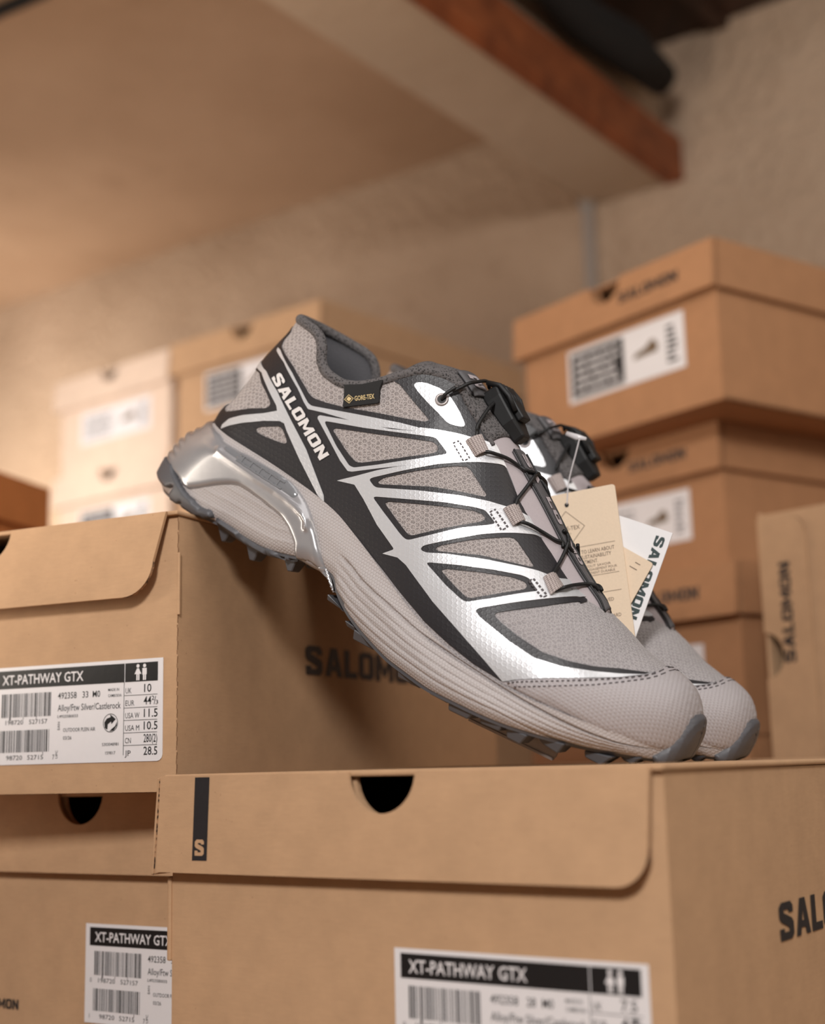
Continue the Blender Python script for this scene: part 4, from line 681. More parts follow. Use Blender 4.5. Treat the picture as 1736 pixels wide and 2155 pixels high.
def overlay1(name, outers, holes, off, thick, mat, parent, sides=(-1, 1), sp=.0028, ends=False, top=False, roundr=None, kind=None, bulge=None, dn=.0018):
    outers = [densify(o, dn) for o in outers]; holes = [densify(h, dn) for h in holes]
    allp = np.array([p for o in outers for p in o]); x0, z0 = allp.min(0); x1, z1 = allp.max(0)
    G = []
    xs = np.arange(max(x0, -.016), min(x1, .297), sp); zs = np.arange(z0, z1, sp)
    for j, z in enumerate(zs):
        for x in xs+(sp/2 if j % 2 else 0): G.append((x, z))
        if ends:
            for k in (0, .0002, .0006, .0013, .0025, .0042, .0065, .009, .012):
                for X in (float(XB(z))+k, float(XF(z))-k):
                    if x0 < X < x1: G.append((X, z))
    if top:
        for x in np.arange(max(.2, x0), .2955, sp*.8):
            for k in (0, .0001, .0003, .0007, .0013, .0022, .0035):
                G.append((x, float(ZT(x))-k))
    G = np.array(G); m = np.zeros(len(G), bool)
    for o in outers: m |= inside(G, o)
    for h in holes: m &= ~inside(G, h)
    G = G[m]
    if len(G):
        G = G[distseg(G, [o for o in outers]+[h for h in holes]) > sp*.30] if not (ends or top) else G
    V, F = cdt_tris(outers, holes, G)
    used = np.unique(F); remap = -np.ones(len(V), int); remap[used] = range(len(used)); V = V[used]; F = remap[F]
    # snap to the real surface outline before measuring
    d = distseg(V, outers+holes) if (roundr or bulge) else None
    o = off
    if roundr: u = np.clip(d/roundr, 0, 1); o = (off-thick*.85)+thick*.85*np.sqrt(1-(1-u)**2)
    if bulge: o = (o if hasattr(o, '__len__') else np.full(len(V), off)) + bulge(V[:, 0], V[:, 1], d)
    # boundary edges
    from collections import Counter
    cnt = Counter()
    for t in F:
        for a, b in ((t[0], t[1]), (t[1], t[2]), (t[2], t[0])): cnt[(min(a, b), max(a, b))] += 1
    bd = [(int(t[i]), int(t[(i+1) % 3])) for t in F for i in range(3) if cnt[(min(t[i], t[(i+1) % 3]), max(t[i], t[(i+1) % 3]))] == 1]
    vs = []; fs = []; nn = []; uv = []
    for s in sides:
        P, N = surf(V[:, 0], V[:, 1], s, o); P2 = P-N*thick; N = N.copy()
        k = len(vs); n = len(V); vs += P.tolist()+P2.tolist()
        w = W(V[:, 0], V[:, 1]); U = np.stack([V[:, 0], V[:, 1]-w], 1); uv += U.tolist()*2
        # orientation: side -1 looks along +y so (x,z) ccw gives normal -y
        if roundr or bulge:
            fn = np.cross(P[F[:, 1]]-P[F[:, 0]], P[F[:, 2]]-P[F[:, 0]])*(1 if s < 0 else -1)
            vn = np.zeros_like(P); [np.add.at(vn, F[:, c], fn) for c in range(3)]
            ln = np.linalg.norm(vn, axis=1, keepdims=True); N = np.where(ln > 1e-12, vn/np.maximum(ln, 1e-12), N)
        for t in F:
            q = (int(t[0])+k, int(t[1])+k, int(t[2])+k); q = q if s < 0 else q[::-1]
            fs.append(q); nn.append([N[i-k] for i in q])
        if thick > 0:
            for a, b in bd:
                q = (a+k, a+k+n, b+k+n, b+k); q = q if s < 0 else q[::-1]
                e = P[b]-P[a]; fnv = np.cross(e, N[a])*(1 if s < 0 else -1); l = np.linalg.norm(fnv); fnv = fnv/l if l > 1e-9 else N[a]
                fs.append(q); nn.append([fnv]*4)
    me = bpy.data.meshes.new(name); me.from_pydata(vs, [], fs)
    me.polygons.foreach_set('use_smooth', [True]*len(fs))
    ul = me.uv_layers.new(name='UVMap'); li = np.array([l.vertex_index for l in me.loops]); ul.data.foreach_set('uv', np.array(uv)[li].ravel())
    me.normals_split_custom_set(np.array([v for f in nn for v in f], float).reshape(-1, 3).tolist())
    ob = link(name, me, mat, parent)
    if kind: ob['kind'] = kind
    return ob
def solid(name, zt, zb, woff, mat, parent, nu=230, nv=30, relief=None, u0=0., u1=1.):
    """full-length sole layer, near and far skins closed above and below"""
    U = np.linspace(u0, u1, nu); g = U.copy()
    def gm(u): return .5-.5*np.cos(np.pi*u) * (1-.0)
    g = .65*U+.35*(.5-.5*np.cos(np.pi*U)); g = np.where(U < .02, U**1.6*(g[np.searchsorted(U, .02)]/.02**1.6) if u0 == 0 else g, g)
    V_ = np.linspace(0, 1, nv); gx, gv = np.meshgrid(g, V_, indexing='ij')
    x = gx*.31-.015
    for _ in range(6):
        z = zb(x)+gv*(zt(x)-zb(x)); x = XB(z)+gx*(XF(z)-XB(z))
    z = zb(x)+gv*(zt(x)-zb(x)); xx, zz = x.ravel(), z.ravel()
    w = np.maximum(W(xx, zz)+woff*np.minimum(1, W(xx, zz)/.01), 0)
    if relief is not None: w = np.maximum(w+relief(xx, zz, gv.ravel())*np.minimum(1, w/.01), 0)
    vs = np.vstack([np.stack([xx, -w, zz], 1), np.stack([xx, w, zz], 1)]); n = nu*nv; fs = []
    I = lambda i, j: i*nv+j
    for i in range(nu-1):
        for j in range(nv-1):
            q = (I(i, j), I(i+1, j), I(i+1, j+1), I(i, j+1)); fs.append(q); fs.append(tuple(a+n for a in q[::-1]))
        fs.append((I(i, 0), I(i, 0)+n, I(i+1, 0)+n, I(i+1, 0))); t = nv-1
        fs.append((I(i, t), I(i+1, t), I(i+1, t)+n, I(i, t)+n))
    for j in range(nv-1):
        fs.append((I(0, j), I(0, j+1), I(0, j+1)+n, I(0, j)+n)); e = nu-1
        fs.append((I(e, j), I(e, j)+n, I(e, j+1)+n, I(e, j+1)))
    me = bpy.data.meshes.new(name); me.from_pydata(vs.tolist(), [], fs)
    me.polygons.foreach_set('use_smooth', [True]*len(fs)); me.validate()
    ul = me.uv_layers.new(name='UVMap'); li = np.array([l.vertex_index for l in me.loops]); ul.data.foreach_set('uv', vs[:, [0, 2]][li].ravel())
    o = link(name, me, mat, parent)
    b = bmesh.new(); b.from_mesh(me); bmesh.ops.remove_doubles(b, verts=b.verts, dist=1e-6)
    for e in b.edges:
        if len(e.link_faces) == 2 and e.calc_face_angle(0) > 1.0: e.smooth = False
    b.to_mesh(me); b.free(); return o
def on_side(V, off, s=-1):
    P, N = surf(V[:, 0], V[:, 1], s, off); return P
def print_on(name, V2, F, mat, parent, off, s=-1):
    P = on_side(np.array(V2), off, s); me = bpy.data.meshes.new(name); me.from_pydata(P.tolist(), [], [tuple(map(int, f)) for f in F])
    return link(name, me, mat, parent)
def local_map(V, p0, p1, hvec, L, H):
    p0, p1, hvec = map(np.array, (p0, p1, hvec)); return p0+(V[:, :1]/L)*(p1-p0)+(V[:, 1:]/H)*hvec
def dashes(name, line, parent, mat, dl=.0012, gap=.0009, wdt=.00030, off=.0011, sides=(-1, 1), top=None):
    line = np.array(line); seg = np.linalg.norm(np.diff(line, axis=0), axis=1); cum = np.r_[0, np.cumsum(seg)]; L = cum[-1]
    at = lambda s: np.array([np.interp(s, cum, line[:, 0]), np.interp(s, cum, line[:, 1])])
    b = MB(); s = 0
    while s+dl < L:
        a, c = at(s), at(s+dl); t = (c-a)/np.linalg.norm(c-a); nv = np.array([-t[1], t[0]])*wdt
        q = np.array([a-nv, c-nv, c+nv, a+nv])
        for sd in sides:
            P, N = surf(q[:, 0], q[:, 1], sd, off); P2 = P-N*.0005; b.add(np.vstack([P, P2]), [(0, 1, 2, 3), (0, 4, 5, 1), (1, 5, 6, 2), (2, 6, 7, 3), (3, 7, 4, 0)])
        s += dl+gap
    return b.build(name, mat, parent)

def build_shoe():
    R = empty('running_shoe', (0, 0, 0))
    fx = lambda d: {int(k): v for k, v in d.items()}
    xs = np.arange(-.03, .3201, .003)
    base = [(x, float(ZF(x))-.004) for x in xs if True]+[(x, float(ZT(x))+ (0 if x < .236 else .004)) for x in xs[::-1]]
    up = overlay('upper', [base], [], 0, 0, MVAMP, R, ends=True, top=True, sp=.0035, dn=.003)
    # ---- midsole with moulded relief
    CU = tab(*[v for p in sorted(dict(((round(a, 3), b) for a, b in [(.1170, .0240), (.1262, .0225), (.1361, .0199), (.1569, .0174), (.1801, .0151), (.2038, .0149), (.222, .0150), (.2384, .0156), (.2558, .0165), (.2737, .0188), (.2884, .0229)])).items()) for v in p])
    CL = tab(.1170, .0095, .1236, .0080, .1374, .0047, .1571, .0027, .1744, .0019, .191, .0020, .2040, .0026, .2169, .0041, .229, .0058, .2489, .0070, .262, .0095, .2745, .0137, .286, .0197)
    def relief(x, z, v):
        t = (z-CL(x))/np.maximum(CU(x)-CL(x), 1e-4); on = np.clip((x-.117)/.006, 0, 1)*np.clip((.292-x)/.01, 0, 1)
        wave = .00065*(np.abs(np.sin(np.pi*np.clip(t, 0, 1)*4.0))**.55-.6)*((t > 0) & (t < 1))
        grv = -.0011*np.exp(-((t-1.02)/.06)**2)+.0005*((t > 1.08) & (z < ZF(x)-.0006))-.0004*np.exp(-((t-.0)/.06)**2)
        r = on*(wave+grv)
        hz = np.clip((x-.018)/.006, 0, 1)*np.clip((.094-x)/.004, 0, 1); zb = ZB(x); 
        for k, c in enumerate((.0065, .0125, .0185)):
            zc = zb+c+.0000-.02*(x-.05)*(1 if k else .3); r = r+hz*.00028*np.exp(-((z-zc)/.0008)**2)
        
        return r
    solid('midsole', lambda x: ZF(x)-.0008, ZB, 0.0008, MMID, R, nu=300, nv=72, relief=relief)
    out = solid('outsole', lambda x: ZB(x)+.0008, lambda x: ZB(x)-.0016, .0004, MDKR, R, nu=160, nv=3)
    # ---- heel cage, window, ridges, rubber
    def cage_bulge(x, z, d):
        rg = np.array(D['ridge']); q = distseg(np.stack([x, z], 1), [[tuple(p) for p in rg]+[tuple(p) for p in rg[::-1]]])
        ribs = .0006*np.sin((z-.017)*2*np.pi/.0042)*np.clip((.006-x)/.006, 0, 1)*np.clip((z-.016)/.004, 0, 1)*np.clip((.038-z)/.004, 0, 1)
        return .0015*np.exp(-(q/.0013)**2)+ribs
    overlay('heel_cage', [smooth_poly(wrap(D['cage']), .0015)], [], .0030, .0040, MCAGE, R, ends=True, sp=.0009, roundr=.0035, bulge=cage_bulge, dn=.0012)
    wnd = overlay('cage_window', [smooth_poly(D['cagewin'], .0015)], [], .0036, .001, MCLEAR, R, sp=.0016, roundr=.0012)
    for a, l in ((.30, .006), (.42, .009), (.55, .008), (.68, .008), (.80, .007)):   # raised marks inside the window
        p = np.array(D['cagewin']); c0 = p[0]*(1-a)+p[6]*a; c1 = p[-1]*(1-a)+p[9]*a; c = .5*(c0+c1); t = (p[6]-p[0]); t = t/np.linalg.norm(t); n2 = np.array([-t[1], t[0]])
        for k in (-1, 0, 1):
            q = [tuple(c+t*u*l*.5+n2*(k*.0016+v*.0003)) for u, v in ((-1, -1), (1, -1), (1, 1), (-1, 1))] if k else [tuple(c+t*u*.0004+n2*v*.0016) for u, v in ((-1, -1), (1, -1), (1, 1), (-1, 1))]
            overlay('window_mark', [q], [], .0040, .0006, MCLEAR, wnd, sides=(-1, 1), sp=.01)
    hr = [(-.03, b) if i in (1, 2, 3) else (a, b) for i, (a, b) in enumerate(D['heelrub'])]
    overlay('heel_rubber', [smooth_poly(hr, .0006)], [], .0036, .0050, MDKR, R, ends=True, sp=.0010, roundr=.0014, dn=.0010)
    overlay('heel_plate', [smooth_poly(D['heelplate'], .0006)], [], .0026, .0045, MDKR, R, sp=.0022, roundr=.0012)
    overlay('toe_bumper', [smooth_poly(D['bumper'], .0008)], [], .0034, .0045, MDKR, R, ends=True, sp=.0010, roundr=.0024, dn=.0010)
    # ---- lugs
    def lug(poly, y0, y1, inset, s):
        c = np.mean(poly, axis=0); b = MB(); n = len(poly); m0 = min(p[1] for p in poly); m1 = max(p[1] for p in poly)
        def P(p, y, end):
            f = (m1-p[1])/max(m1-m0, 1e-5); return (p[0], s*(y+(inset*f if end < 0 else -inset*f)), p[1])
        vs = [P(p, y0, -1) for p in poly]+[P(p, y1, 1) for p in poly]
        b.add(vs, [tuple(range(n)), tuple(range(n, 2*n))[::-1]]+[(i, (i+1) % n, n+(i+1) % n, n+i) for i in range(n)])
        return b.build('lug', MDKR, R, bevel=.0005, seg=1)
    for i, poly in enumerate(D['LUG']):
        xc = np.mean([p[0] for p in poly]); w = float(W(xc, float(ZB(xc)))); mm = [tuple(p) for p in poly]
        mm = [(a, max(b, float(ZB(xc))-(.0050 if i == 9 else .0040 if i > 10 else .0068))) for a, b in mm]
        for s in (-1, 1): lug(mm, w-.0145 if w > .02 else 0, w-.0003, .0022, s)
        if i % 2 == 0 and i < 10: lug([(a+.006, b) for a, b in mm], -.012, .012, .0025, 1)
    for poly in D['LUGH']:
        xc = np.mean([p[0] for p in poly]); w = float(W(xc, float(ZB(xc)))); mm = [(a, b-.0012) for a, b in poly]
        mm[0] = (mm[0][0]-.001, mm[0][1]+.004); mm[-1] = (mm[-1][0]+.001, mm[-1][1]+.004)
        for s in (-1, 1): lug(mm, w-.014, w-.0015, .0028, s)
    # ---- overlays on the upper
    F_ = fx(D['F']); H_ = fx(D['H'])
    fo = wrap(D['film_out'])
    fo = [(a, b+.004) if (.05 < a < .236 and b > float(ZT(a))-.007) else (a, b) for a, b in fo]
    fo = [(a, min(b, float(ZT(a))-.0002)) for a, b in fo]
    F_[9] = [(a, b+.03) if 6 <= i <= 11 else (a, b) for i, (a, b) in enumerate(F_[9])]
    F_[2] = wrap(F_[2], .012)
    sm = lambda p, r=.0012: smooth_poly(p, r)
    mesh = []
    for k in (1, 2, 3, 4, 5, 6, 7, 8): overlay('fabric_panel', [sm(F_[k])], [], .00012, 0, MFAB, R, ends=(k == 2), sp=.003)
    overlay('charcoal_film_overlay', [fo], [sm(F_[k]) for k in F_], .00055, .0005, MFILM, R, ends=True, sp=.0024, dn=.0015)
    S_ = D['S']
    overlay('silver_film_overlay', [sm(S_[0], .0006), sm(S_[1], .0006), sm(wrap(S_[2], .016), .0006), sm(wrap(S_[3], .016), .0006), sm(S_[4], .0005)], [sm(H_[k]) for k in H_], .00085, .0004, MSIL, R, ends=True, sp=.0022, dn=.0013)
    dr = overlay('eyelet_panel', [sm(D['drop'])], [], .0010, .0005, MSIL, R, sp=.0022)
    overlay('toe_cap', [D['toecap']], [], .0015, .0014, MTOE, R, ends=True, top=True, sp=.0024, roundr=.0016)
    for k in ('st1', 'st2'):
        for sd in (-1, 1): tag(dashes('stitching', D[k], R, MSTIT, dl=.0011, gap=.0010, wdt=.00022, off=.0018, sides=(sd,)), None, None, kind='stuff')
    # ---- strap lettering, label tag
    V, F, L = logo_tris()
    g = D['logo']; p0, p1, q1, q0 = map(np.array, g); hv = .5*((q0-p0)+(q1-p1))
    print_on('strap_lettering', local_map(V, p0, p1, hv, L, 1.0), F, MWHITE, R, .0011)
    tg = overlay('woven_tag', [sm(D['tag'], .0006)], [], .0022, .0012, MTAG, R, sides=(-1,), sp=.002)
    V, F = text_tris('GORE-TEX', .012); wdt = V[:, 0].max()
    p0, p1, q0 = map(np.array, D['gt'])
    print_on('gold_lettering', local_map(V, p0, p1, q0-p0, wdt, .70), F, MGOLD, tg, .0026)
    c = np.array(D['gtd'][0]); a = np.array(D['gtd'][1])-c; b_ = np.array(D['gtd'][2])-c
    rho = lambda k: [tuple(c+a*k), tuple(c+b_*k), tuple(c-a*k), tuple(c-b_*k)]
    V, F = cdt_tris([rho(1.0)], [rho(.84)]); print_on('gold_lettering', V, F, MGOLD, tg, .0026)
    V, F = cdt_tris([rho(.55)], []); print_on('gold_lettering', V, F, MGOLD, tg, .0026)
    # ---- collar rim, lining
    xs = np.concatenate([np.linspace(.1240, .03, 60), np.linspace(.028, float(XB(.114))+.0004, 26)])
    def rimpt(x, s, dz=0.):
        z = float(ZT(x))-.0012+dz; P, N = surf([x], [z], s, 0); return P[0]-N[0]*.0012
    pts = [rimpt(x, -1) for x in xs]+[rimpt(x, 1) for x in xs[::-1]]
    pts = [np.array(p)+np.array([0, 0, .0006]) for p in pts]
    b = MB(); b.tube(pts, [.0014+.0013*min(1, min(i, len(pts)-1-i)/8) for i in range(len(pts))], 14, flat=1.0); b.build('collar_rim', MKNIT, R, smooth=True)
    for s in (-1, 1):      # knit edge running down beside the lacing
        xe = np.linspace(.1215, .152, 24); b = MB(); b.tube([rimpt(x, s)+np.array([0, s*.0008, .0010]) for x in xe], [.0022*(1-.35*i/23) for i in range(24)], 10); b.build('collar_edging', MKNIT, R, smooth=True)
    vs = []; fs = []; nz = 12; X = np.concatenate([np.linspace(.215, .03, 60), np.linspace(.027, -.006, 22)]); cols = [(x, -1) for x in X]+[(x, 1) for x in X[::-1]]
    for x, s in cols:
        for j in range(nz):
            zt_ = float(ZT(max(x, .0147))); z = zt_-.001-(zt_-.046)*j/(nz-1) if zt_ > .047 else zt_-.001*j
            xx = max(x, float(XB(z))+.0006); w = max(0., float(W(xx, z))-.0045*min(1, j/2+.3)-(.004*math.sin(min(1, j/5)*math.pi) if x < .1 else 0)) if xx > float(XB(z))+.004 else max(0, float(W(xx+.003, z))-.004)*max(0, (xx-float(XB(z)))/.004)
            vs.append((max(xx, float(XB(z))+.004), s*w, z))
    for i in range(len(cols)-1):
        for j in range(nz-1): fs.append((i*nz+j, i*nz+j+1, (i+1)*nz+j+1, (i+1)*nz+j))
    b = MB(); b.add(vs, fs); b.build('lining', MLINING, R, smooth=True)
    b = MB(); Xf = np.linspace(.0, .22, 40); vs = []
    for x in Xf:
        for y in (-1, 0, 1): vs.append((x, y*(float(W(x, .046))-.003), .0465 if x < .12 else float(ZF(x))+.006))
    b.add(vs, [(i*3+j, (i+1)*3+j, (i+1)*3+j+1, i*3+j+1) for i in range(39) for j in (0, 1)]); b.build('insole', MLINING, R, smooth=True)
    # ---- tongue
    ZC = tab(.095, .1235, .1114, .1262, .1212, .1225, .1356, .1155, .1468, .1105, .1554, .1068, .1679, .0998, .1808, .0925, .1906, .0862, .2027, .0782, .2171, .0700, .225, .0662, .2316, .0634, .236, .061)
    def tp(x, y, off=0.):
        g = float(WT(x))+.005; zc = float(ZC(x)); ze = float(ZT(x))-.0055; t = min(1, abs(y)/g); return np.array([x+.25*off, y, zc-(zc-ze)*t**2.2+off])
    def tgrid(name, x0, x1, ya, yb, off, mat, nx=60, ny=22, parent=R, thick=.0012):
        vs = []; xs_ = np.linspace(x0, x1, nx)
        for x in xs_:
            a = ya(x) if callable(ya) else ya; c_ = yb(x) if callable(yb) else yb
            for y in np.linspace(a, c_, ny): vs.append(tp(x, y, off))
        n = len(vs); vs += [v-np.array([0, 0, thick]) for v in vs]
        fs = [(i*ny+j, i*ny+j+1, (i+1)*ny+j+1, (i+1)*ny+j) for i in range(nx-1) for j in range(ny-1)]; fs += [tuple(a+n for a in f[::-1]) for f in fs]
        for i in range(nx-1): fs += [(i*ny, (i+1)*ny, (i+1)*ny+n, i*ny+n), (i*ny+ny-1, i*ny+ny-1+n, (i+1)*ny+ny-1+n, (i+1)*ny+ny-1)]
        for j in range(ny-1): fs += [(j, j+n, j+1+n, j+1), ((nx-1)*ny+j, (nx-1)*ny+j+1, (nx-1)*ny+j+1+n, (nx-1)*ny+j+n)]
        b = MB(); b.add(vs, fs); return b.build(name, mat, parent, smooth=True)
    tw = tab(.09, -.004, .135, -.003, .155, .004, .24, .0045)
    T0 = tgrid('tongue', .098, .234, lambda x: -float(WT(x))-float(tw(x)), lambda x: float(WT(x))+float(tw(x)), 0, MTONG, thick=.003)
    tgrid('tongue_top', .094, .149, lambda x: -float(WT(x))-min(.002, float(tw(x))), lambda x: float(WT(x))+min(.002, float(tw(x))), .0012, MKNIT, nx=24, thick=.003)
    sw = tab(.13, .0085, .17, .0078, .2, .0064, .22, .0050, .236, .004)
    st = tgrid('tongue_strip', .157, .2335, lambda x: -float(sw(x)), lambda x: float(sw(x)), .0011, MSTRIP, ny=9)
    for s in (-1, 1):
        b = MB(); b.tube([tp(x, s*float(sw(x)), .0016) for x in np.linspace(.157, .2335, 60)], .0005, 6); b.build('edge_cord', MLACE, st, smooth=True)
    b = Flat(); V, F, L = logo_tris('MON'); 
    for k, (xa, xb) in enumerate(((.1600, .1745), (.181, .1935), (.2005, .2120))):
        ww = 'SALOMON'[k*2:k*2+2]; V, F, L = logo_tris(ww); P = [tp(xa+(xb-xa)*u/L, float(sw(.5*(xa+xb)))*(.62*v-.50), .0016) for u, v in V]
        me = bpy.data.meshes.new('strip_lettering'); me.from_pydata([tuple(p) for p in P], [], [tuple(map(int, f)) for f in F]); link('strip_lettering', me, MTONG, st)
    lt = tgrid('tongue_label', .1135, .128, -.0135, .0095, .0028, MSTRIP, nx=12, ny=8, thick=.001)
    V, F, L = logo_tris('S'); P = [tp(.1165+.008*v, -.009+.012*u/L, .0033) for u, v in V]
    me = bpy.data.meshes.new('label_letter'); me.from_pydata([tuple(p) for p in P], [], [tuple(map(int, f)) for f in F]); link('label_letter', me, MTONG, lt)
    # ---- eyelet
    for s in (-1, 1):
        cxz = D['eyec']; P, N = surf([cxz[0]], [cxz[1]], s, .0012); c0 = Vector(P[0]); n0 = Vector(N[0]); a = n0.orthogonal().normalized(); b2 = n0.cross(a)
        r0 = MB(); K = 28; M_ = 8; vs = []
        for i in range(K):
            th = 2*math.pi*i/K; rd = a*math.cos(th)+b2*math.sin(th)
            for j in range(M_):
                ph = 2*math.pi*j/M_; vs.append(tuple(c0+rd*(.0026+.00075*math.cos(ph))+n0*(.0006*math.sin(ph))))
        r0.add(vs, [(i*M_+j, ((i+1) % K)*M_+j, ((i+1) % K)*M_+(j+1) % M_, i*M_+(j+1) % M_) for i in range(K) for j in range(M_)]); ey = r0.build('eyelet', MEYE, R, smooth=True)
        r0 = MB(); r0.add([tuple(c0+n0*.0002+(a*math.cos(2*math.pi*i/20)+b2*math.sin(2*math.pi*i/20))*.0021) for i in range(20)], [tuple(range(20))]); r0.build('eyelet_hole', MBLKP, ey)
    # ---- webbing loops with stitched bases
    for quad in D['loops']:
        for s in (-1, 1):
            q = [np.array((p[0], -s*p[1], p[2])) for p in quad]; K = 7; vs = []; uv = []
            nv = np.cross(q[1]-q[0], q[3]-q[0])*s; nv = nv/np.linalg.norm(nv)
            if nv[1]*s < 0: nv = -nv
            for i in range(K+1):
                t = i/K; A = q[0]*(1-t)+q[1]*t; B = q[3]*(1-t)+q[2]*t; lift = .0016*math.sin(math.pi*min(1, t*1.1))**.6 + .0004
                for v in (A, B): vs.append(v+nv*lift)
                uv += [(t, 0), (t, 1)]
            n = len(vs); vs += [v-nv*.0011 for v in vs]; uv += uv
            fs = [(2*i, 2*i+1, 2*i+3, 2*i+2) for i in range(K)]; fs += [tuple(a_+n for a_ in f[::-1]) for f in fs]
            fs += [(2*i, 2*i+2, 2*i+2+n, 2*i+n) for i in range(K)]+[(2*i+1, 2*i+1+n, 2*i+3+n, 2*i+3) for i in range(K)]+[(0, n, n+1, 1), (2*K, 2*K+1, 2*K+1+n, 2*K+n)]
            me = bpy.data.meshes.new('lace_loop'); me.from_pydata([tuple(v) for v in vs], [], fs); ul = me.uv_layers.new(name='UVMap')
            for l in me.loops: ul.data[l.index].uv = uv[l.vertex_index]
            o = link('lace_loop', me, MWEB, R); md = o.modifiers.new('bevel', 'BEVEL'); md.width = .0003; md.segments = 2; md.limit_method = 'ANGLE'
    for q in D['lstitch']:
        for sd in (-1, 1): tag(dashes('loop_stitching', q+[q[0]], R, MSTIT, dl=.0011, gap=.0009, wdt=.00028, off=.0012, sides=(sd,)), None, None, kind='stuff')
    # ---- laces
    for path in D['lace']:
        pts = spline(path, 8); b = MB(); b.tube(pts, .00088, 10); b.build('lace', MLACE, R, smooth=True)
        if path is not D['lace'][0]:
            b = MB(); b.tube([(p[0], -p[1], p[2]) for p in pts], .00088, 10); b.build('lace', MLACE, R, smooth=True)
    for path in D['lacex']:
        b = MB(); b.tube(spline(path, 10), .00088, 10); b.build('lace', MLACE, R, smooth=True)
    # ---- toggle lock
    a, e = map(np.array, D['toggle']); ax = Vector(e-a); ln = ax.length*1.06; ax.normalize(); ay = Vector((0, 1, 0)); ay = (ay-ax*ay.dot(ax)).normalized(); az = ax.cross(ay)
    if az.z < 0: az = -az; ay = -ay
    tg_ = empty('toggle', (0, 0, 0)); tg_.parent = R
    TM = lambda u, v, w: tuple(Vector(a)+ax*u+ay*v*1.15+az*w*1.15)
    b = MB(); pl = [(.002, -.0065), (ln*.25, -.0078), (ln*.7, -.0068), (ln, -.0035), (ln, .0035), (ln*.7, .0068), (ln*.25, .0078), (.002, .0065)]
    b.prism(pl, lambda u, v, w: TM(u, v, w*(1-.35*(u/ln))), -.0045, .0045); b.build('toggle_body', MBLKP, tg_, bevel=.0012)
    for k in range(5):
        y = -.0062+k*.0031; b = MB(); b.tube([TM(-.0012, y, .001), TM(.004, y*1.02, .0052), TM(ln*.35, y*.98, .0062), TM(ln*.6, y*.8, .0050)], .0013, 8); b.build('toggle_rib', MBLKP, tg_, smooth=True)
    b = MB(); b.box(-1, 1, -1, 1, -1, 1); b.v = [TM(ln*.45+x*ln*.30, y*.0042, .0052+z*.0016) for x, y, z in b.v]; b.build('toggle_button', MBLKP, tg_, bevel=.0008)
    return R
shoe = build_shoe()
def place(o, Mm, O): o.matrix_world = Matrix([list(Mm[0])+[O[0]], list(Mm[1])+[O[1]], list(Mm[2])+[O[2]], [0, 0, 0, 1]])
place(shoe, SM, SO)
tag(shoe, 'nearer silver and charcoal running shoe, propped heel high with its toe on the front box', 'shoe', 'pair of grey and silver trail running shoes')
shoe2 = copy_tree(shoe)
d2 = .103
place(shoe2, SM, [SO[0]+.423*d2+.003, SO[1]+.906*d2, SO[2]])
tag(shoe2, 'second grey trail running shoe of the pair, standing behind and half hidden by the first', 'shoe', 'pair of grey and silver trail running shoes')
# ---------------------------------------------------------------- hang tags between the shoes
MTAN = plain('tan_recycled_card', srgb(226, 204, 178), .8, bumpscale=900., bstr=.15, vary=.05)
MWCARD = plain('white_card', srgb(232, 230, 230), .6, vary=.02, bstr=.05)
MGRNINK = plain('dark_green_ink', srgb(52, 66, 66), .6)
MBRINK = plain('brown_grey_ink', srgb(112, 94, 80), .7)
def card(name, P0, ux, uy, poly, mat, label, hole=None, t=.0006):
    r = empty(name, P0, (0, 0, 0), label, 'hang tag', None)
    nz_ = np.cross(ux, uy); nz_ = nz_/np.linalg.norm(nz_)
    if nz_[1] > 0: nz_ = -nz_
    mp = lambda u, v, w: tuple(np.array(ux)*u+np.array(uy)*v+nz_*w)
    b = MB(); b.prism(poly, mp, -t, 0); b.build('card', mat, r)
    if hole:
        b = MB(); c, rr = hole; n = 16; b.prism([(c[0]+rr*math.cos(2*math.pi*k/n), c[1]+rr*math.sin(2*math.pi*k/n)) for k in range(n)], mp, 0, .00015); b.build('tag_hole', MBLKP, r)
    return r, mp
def rrect(w, h, r):
    out = []
    for cx, cy, a in ((w-r, r, -90), (w-r, h-r, 0), (r, h-r, 90), (r, r, 180)):
        out += [(cx+r*math.cos(math.radians(a+k*18)), cy+r*math.sin(math.radians(a+k*18))) for k in range(6)]
    return out
tr = np.array([.1018, .6757, .1364]); tl = np.array([.0689, .691, .1334]); rb = np.array([.111, .6714, .0542])
uxt = (tr-tl)/np.linalg.norm(tr-tl); uyt = np.array([-.105, .045, .99]); uyt = (tr-rb)/np.linalg.norm(tr-rb); uyt = uyt-uxt*(uyt@uxt); uyt = uyt/np.linalg.norm(uyt)
TW, TH = .052, .100
P0 = tr-uxt*TW-uyt*TH
g1, mp = card('hang_tag', tuple(P0), uxt, uyt, rrect(TW, TH, .0016), MTAN, 'tall tan card hang tag with diamond outline and small print, hanging between the two shoes', hole=((TW-.0262, TH-.0062), .00115))
g = Flat(); rx = TW-.0272; ry = TH-.0184; R1_ = .0092
V, F = cdt_tris([[(rx+R1_, ry), (rx, ry+R1_), (rx-R1_, ry), (rx, ry-R1_)]], [[(rx+R1_*.96, ry), (rx, ry+R1_*.96), (rx-R1_*.96, ry), (rx, ry-R1_*.96)]]); g.tris(V, F, 0, 0, 1, 1)
g.text('GORE-TEX', rx-.0064, ry-.0010, .0021, .0128, .004); g.text('BRAND', rx-.0015, ry-.0030, .0006, .003)
x0 = .012; rt_ = TW-.0035
def ln_(y): g.rect(x0, y, rt_, y+.0002)
for y in (.0289, .0444, .0534, .0724): ln_(TH-y)
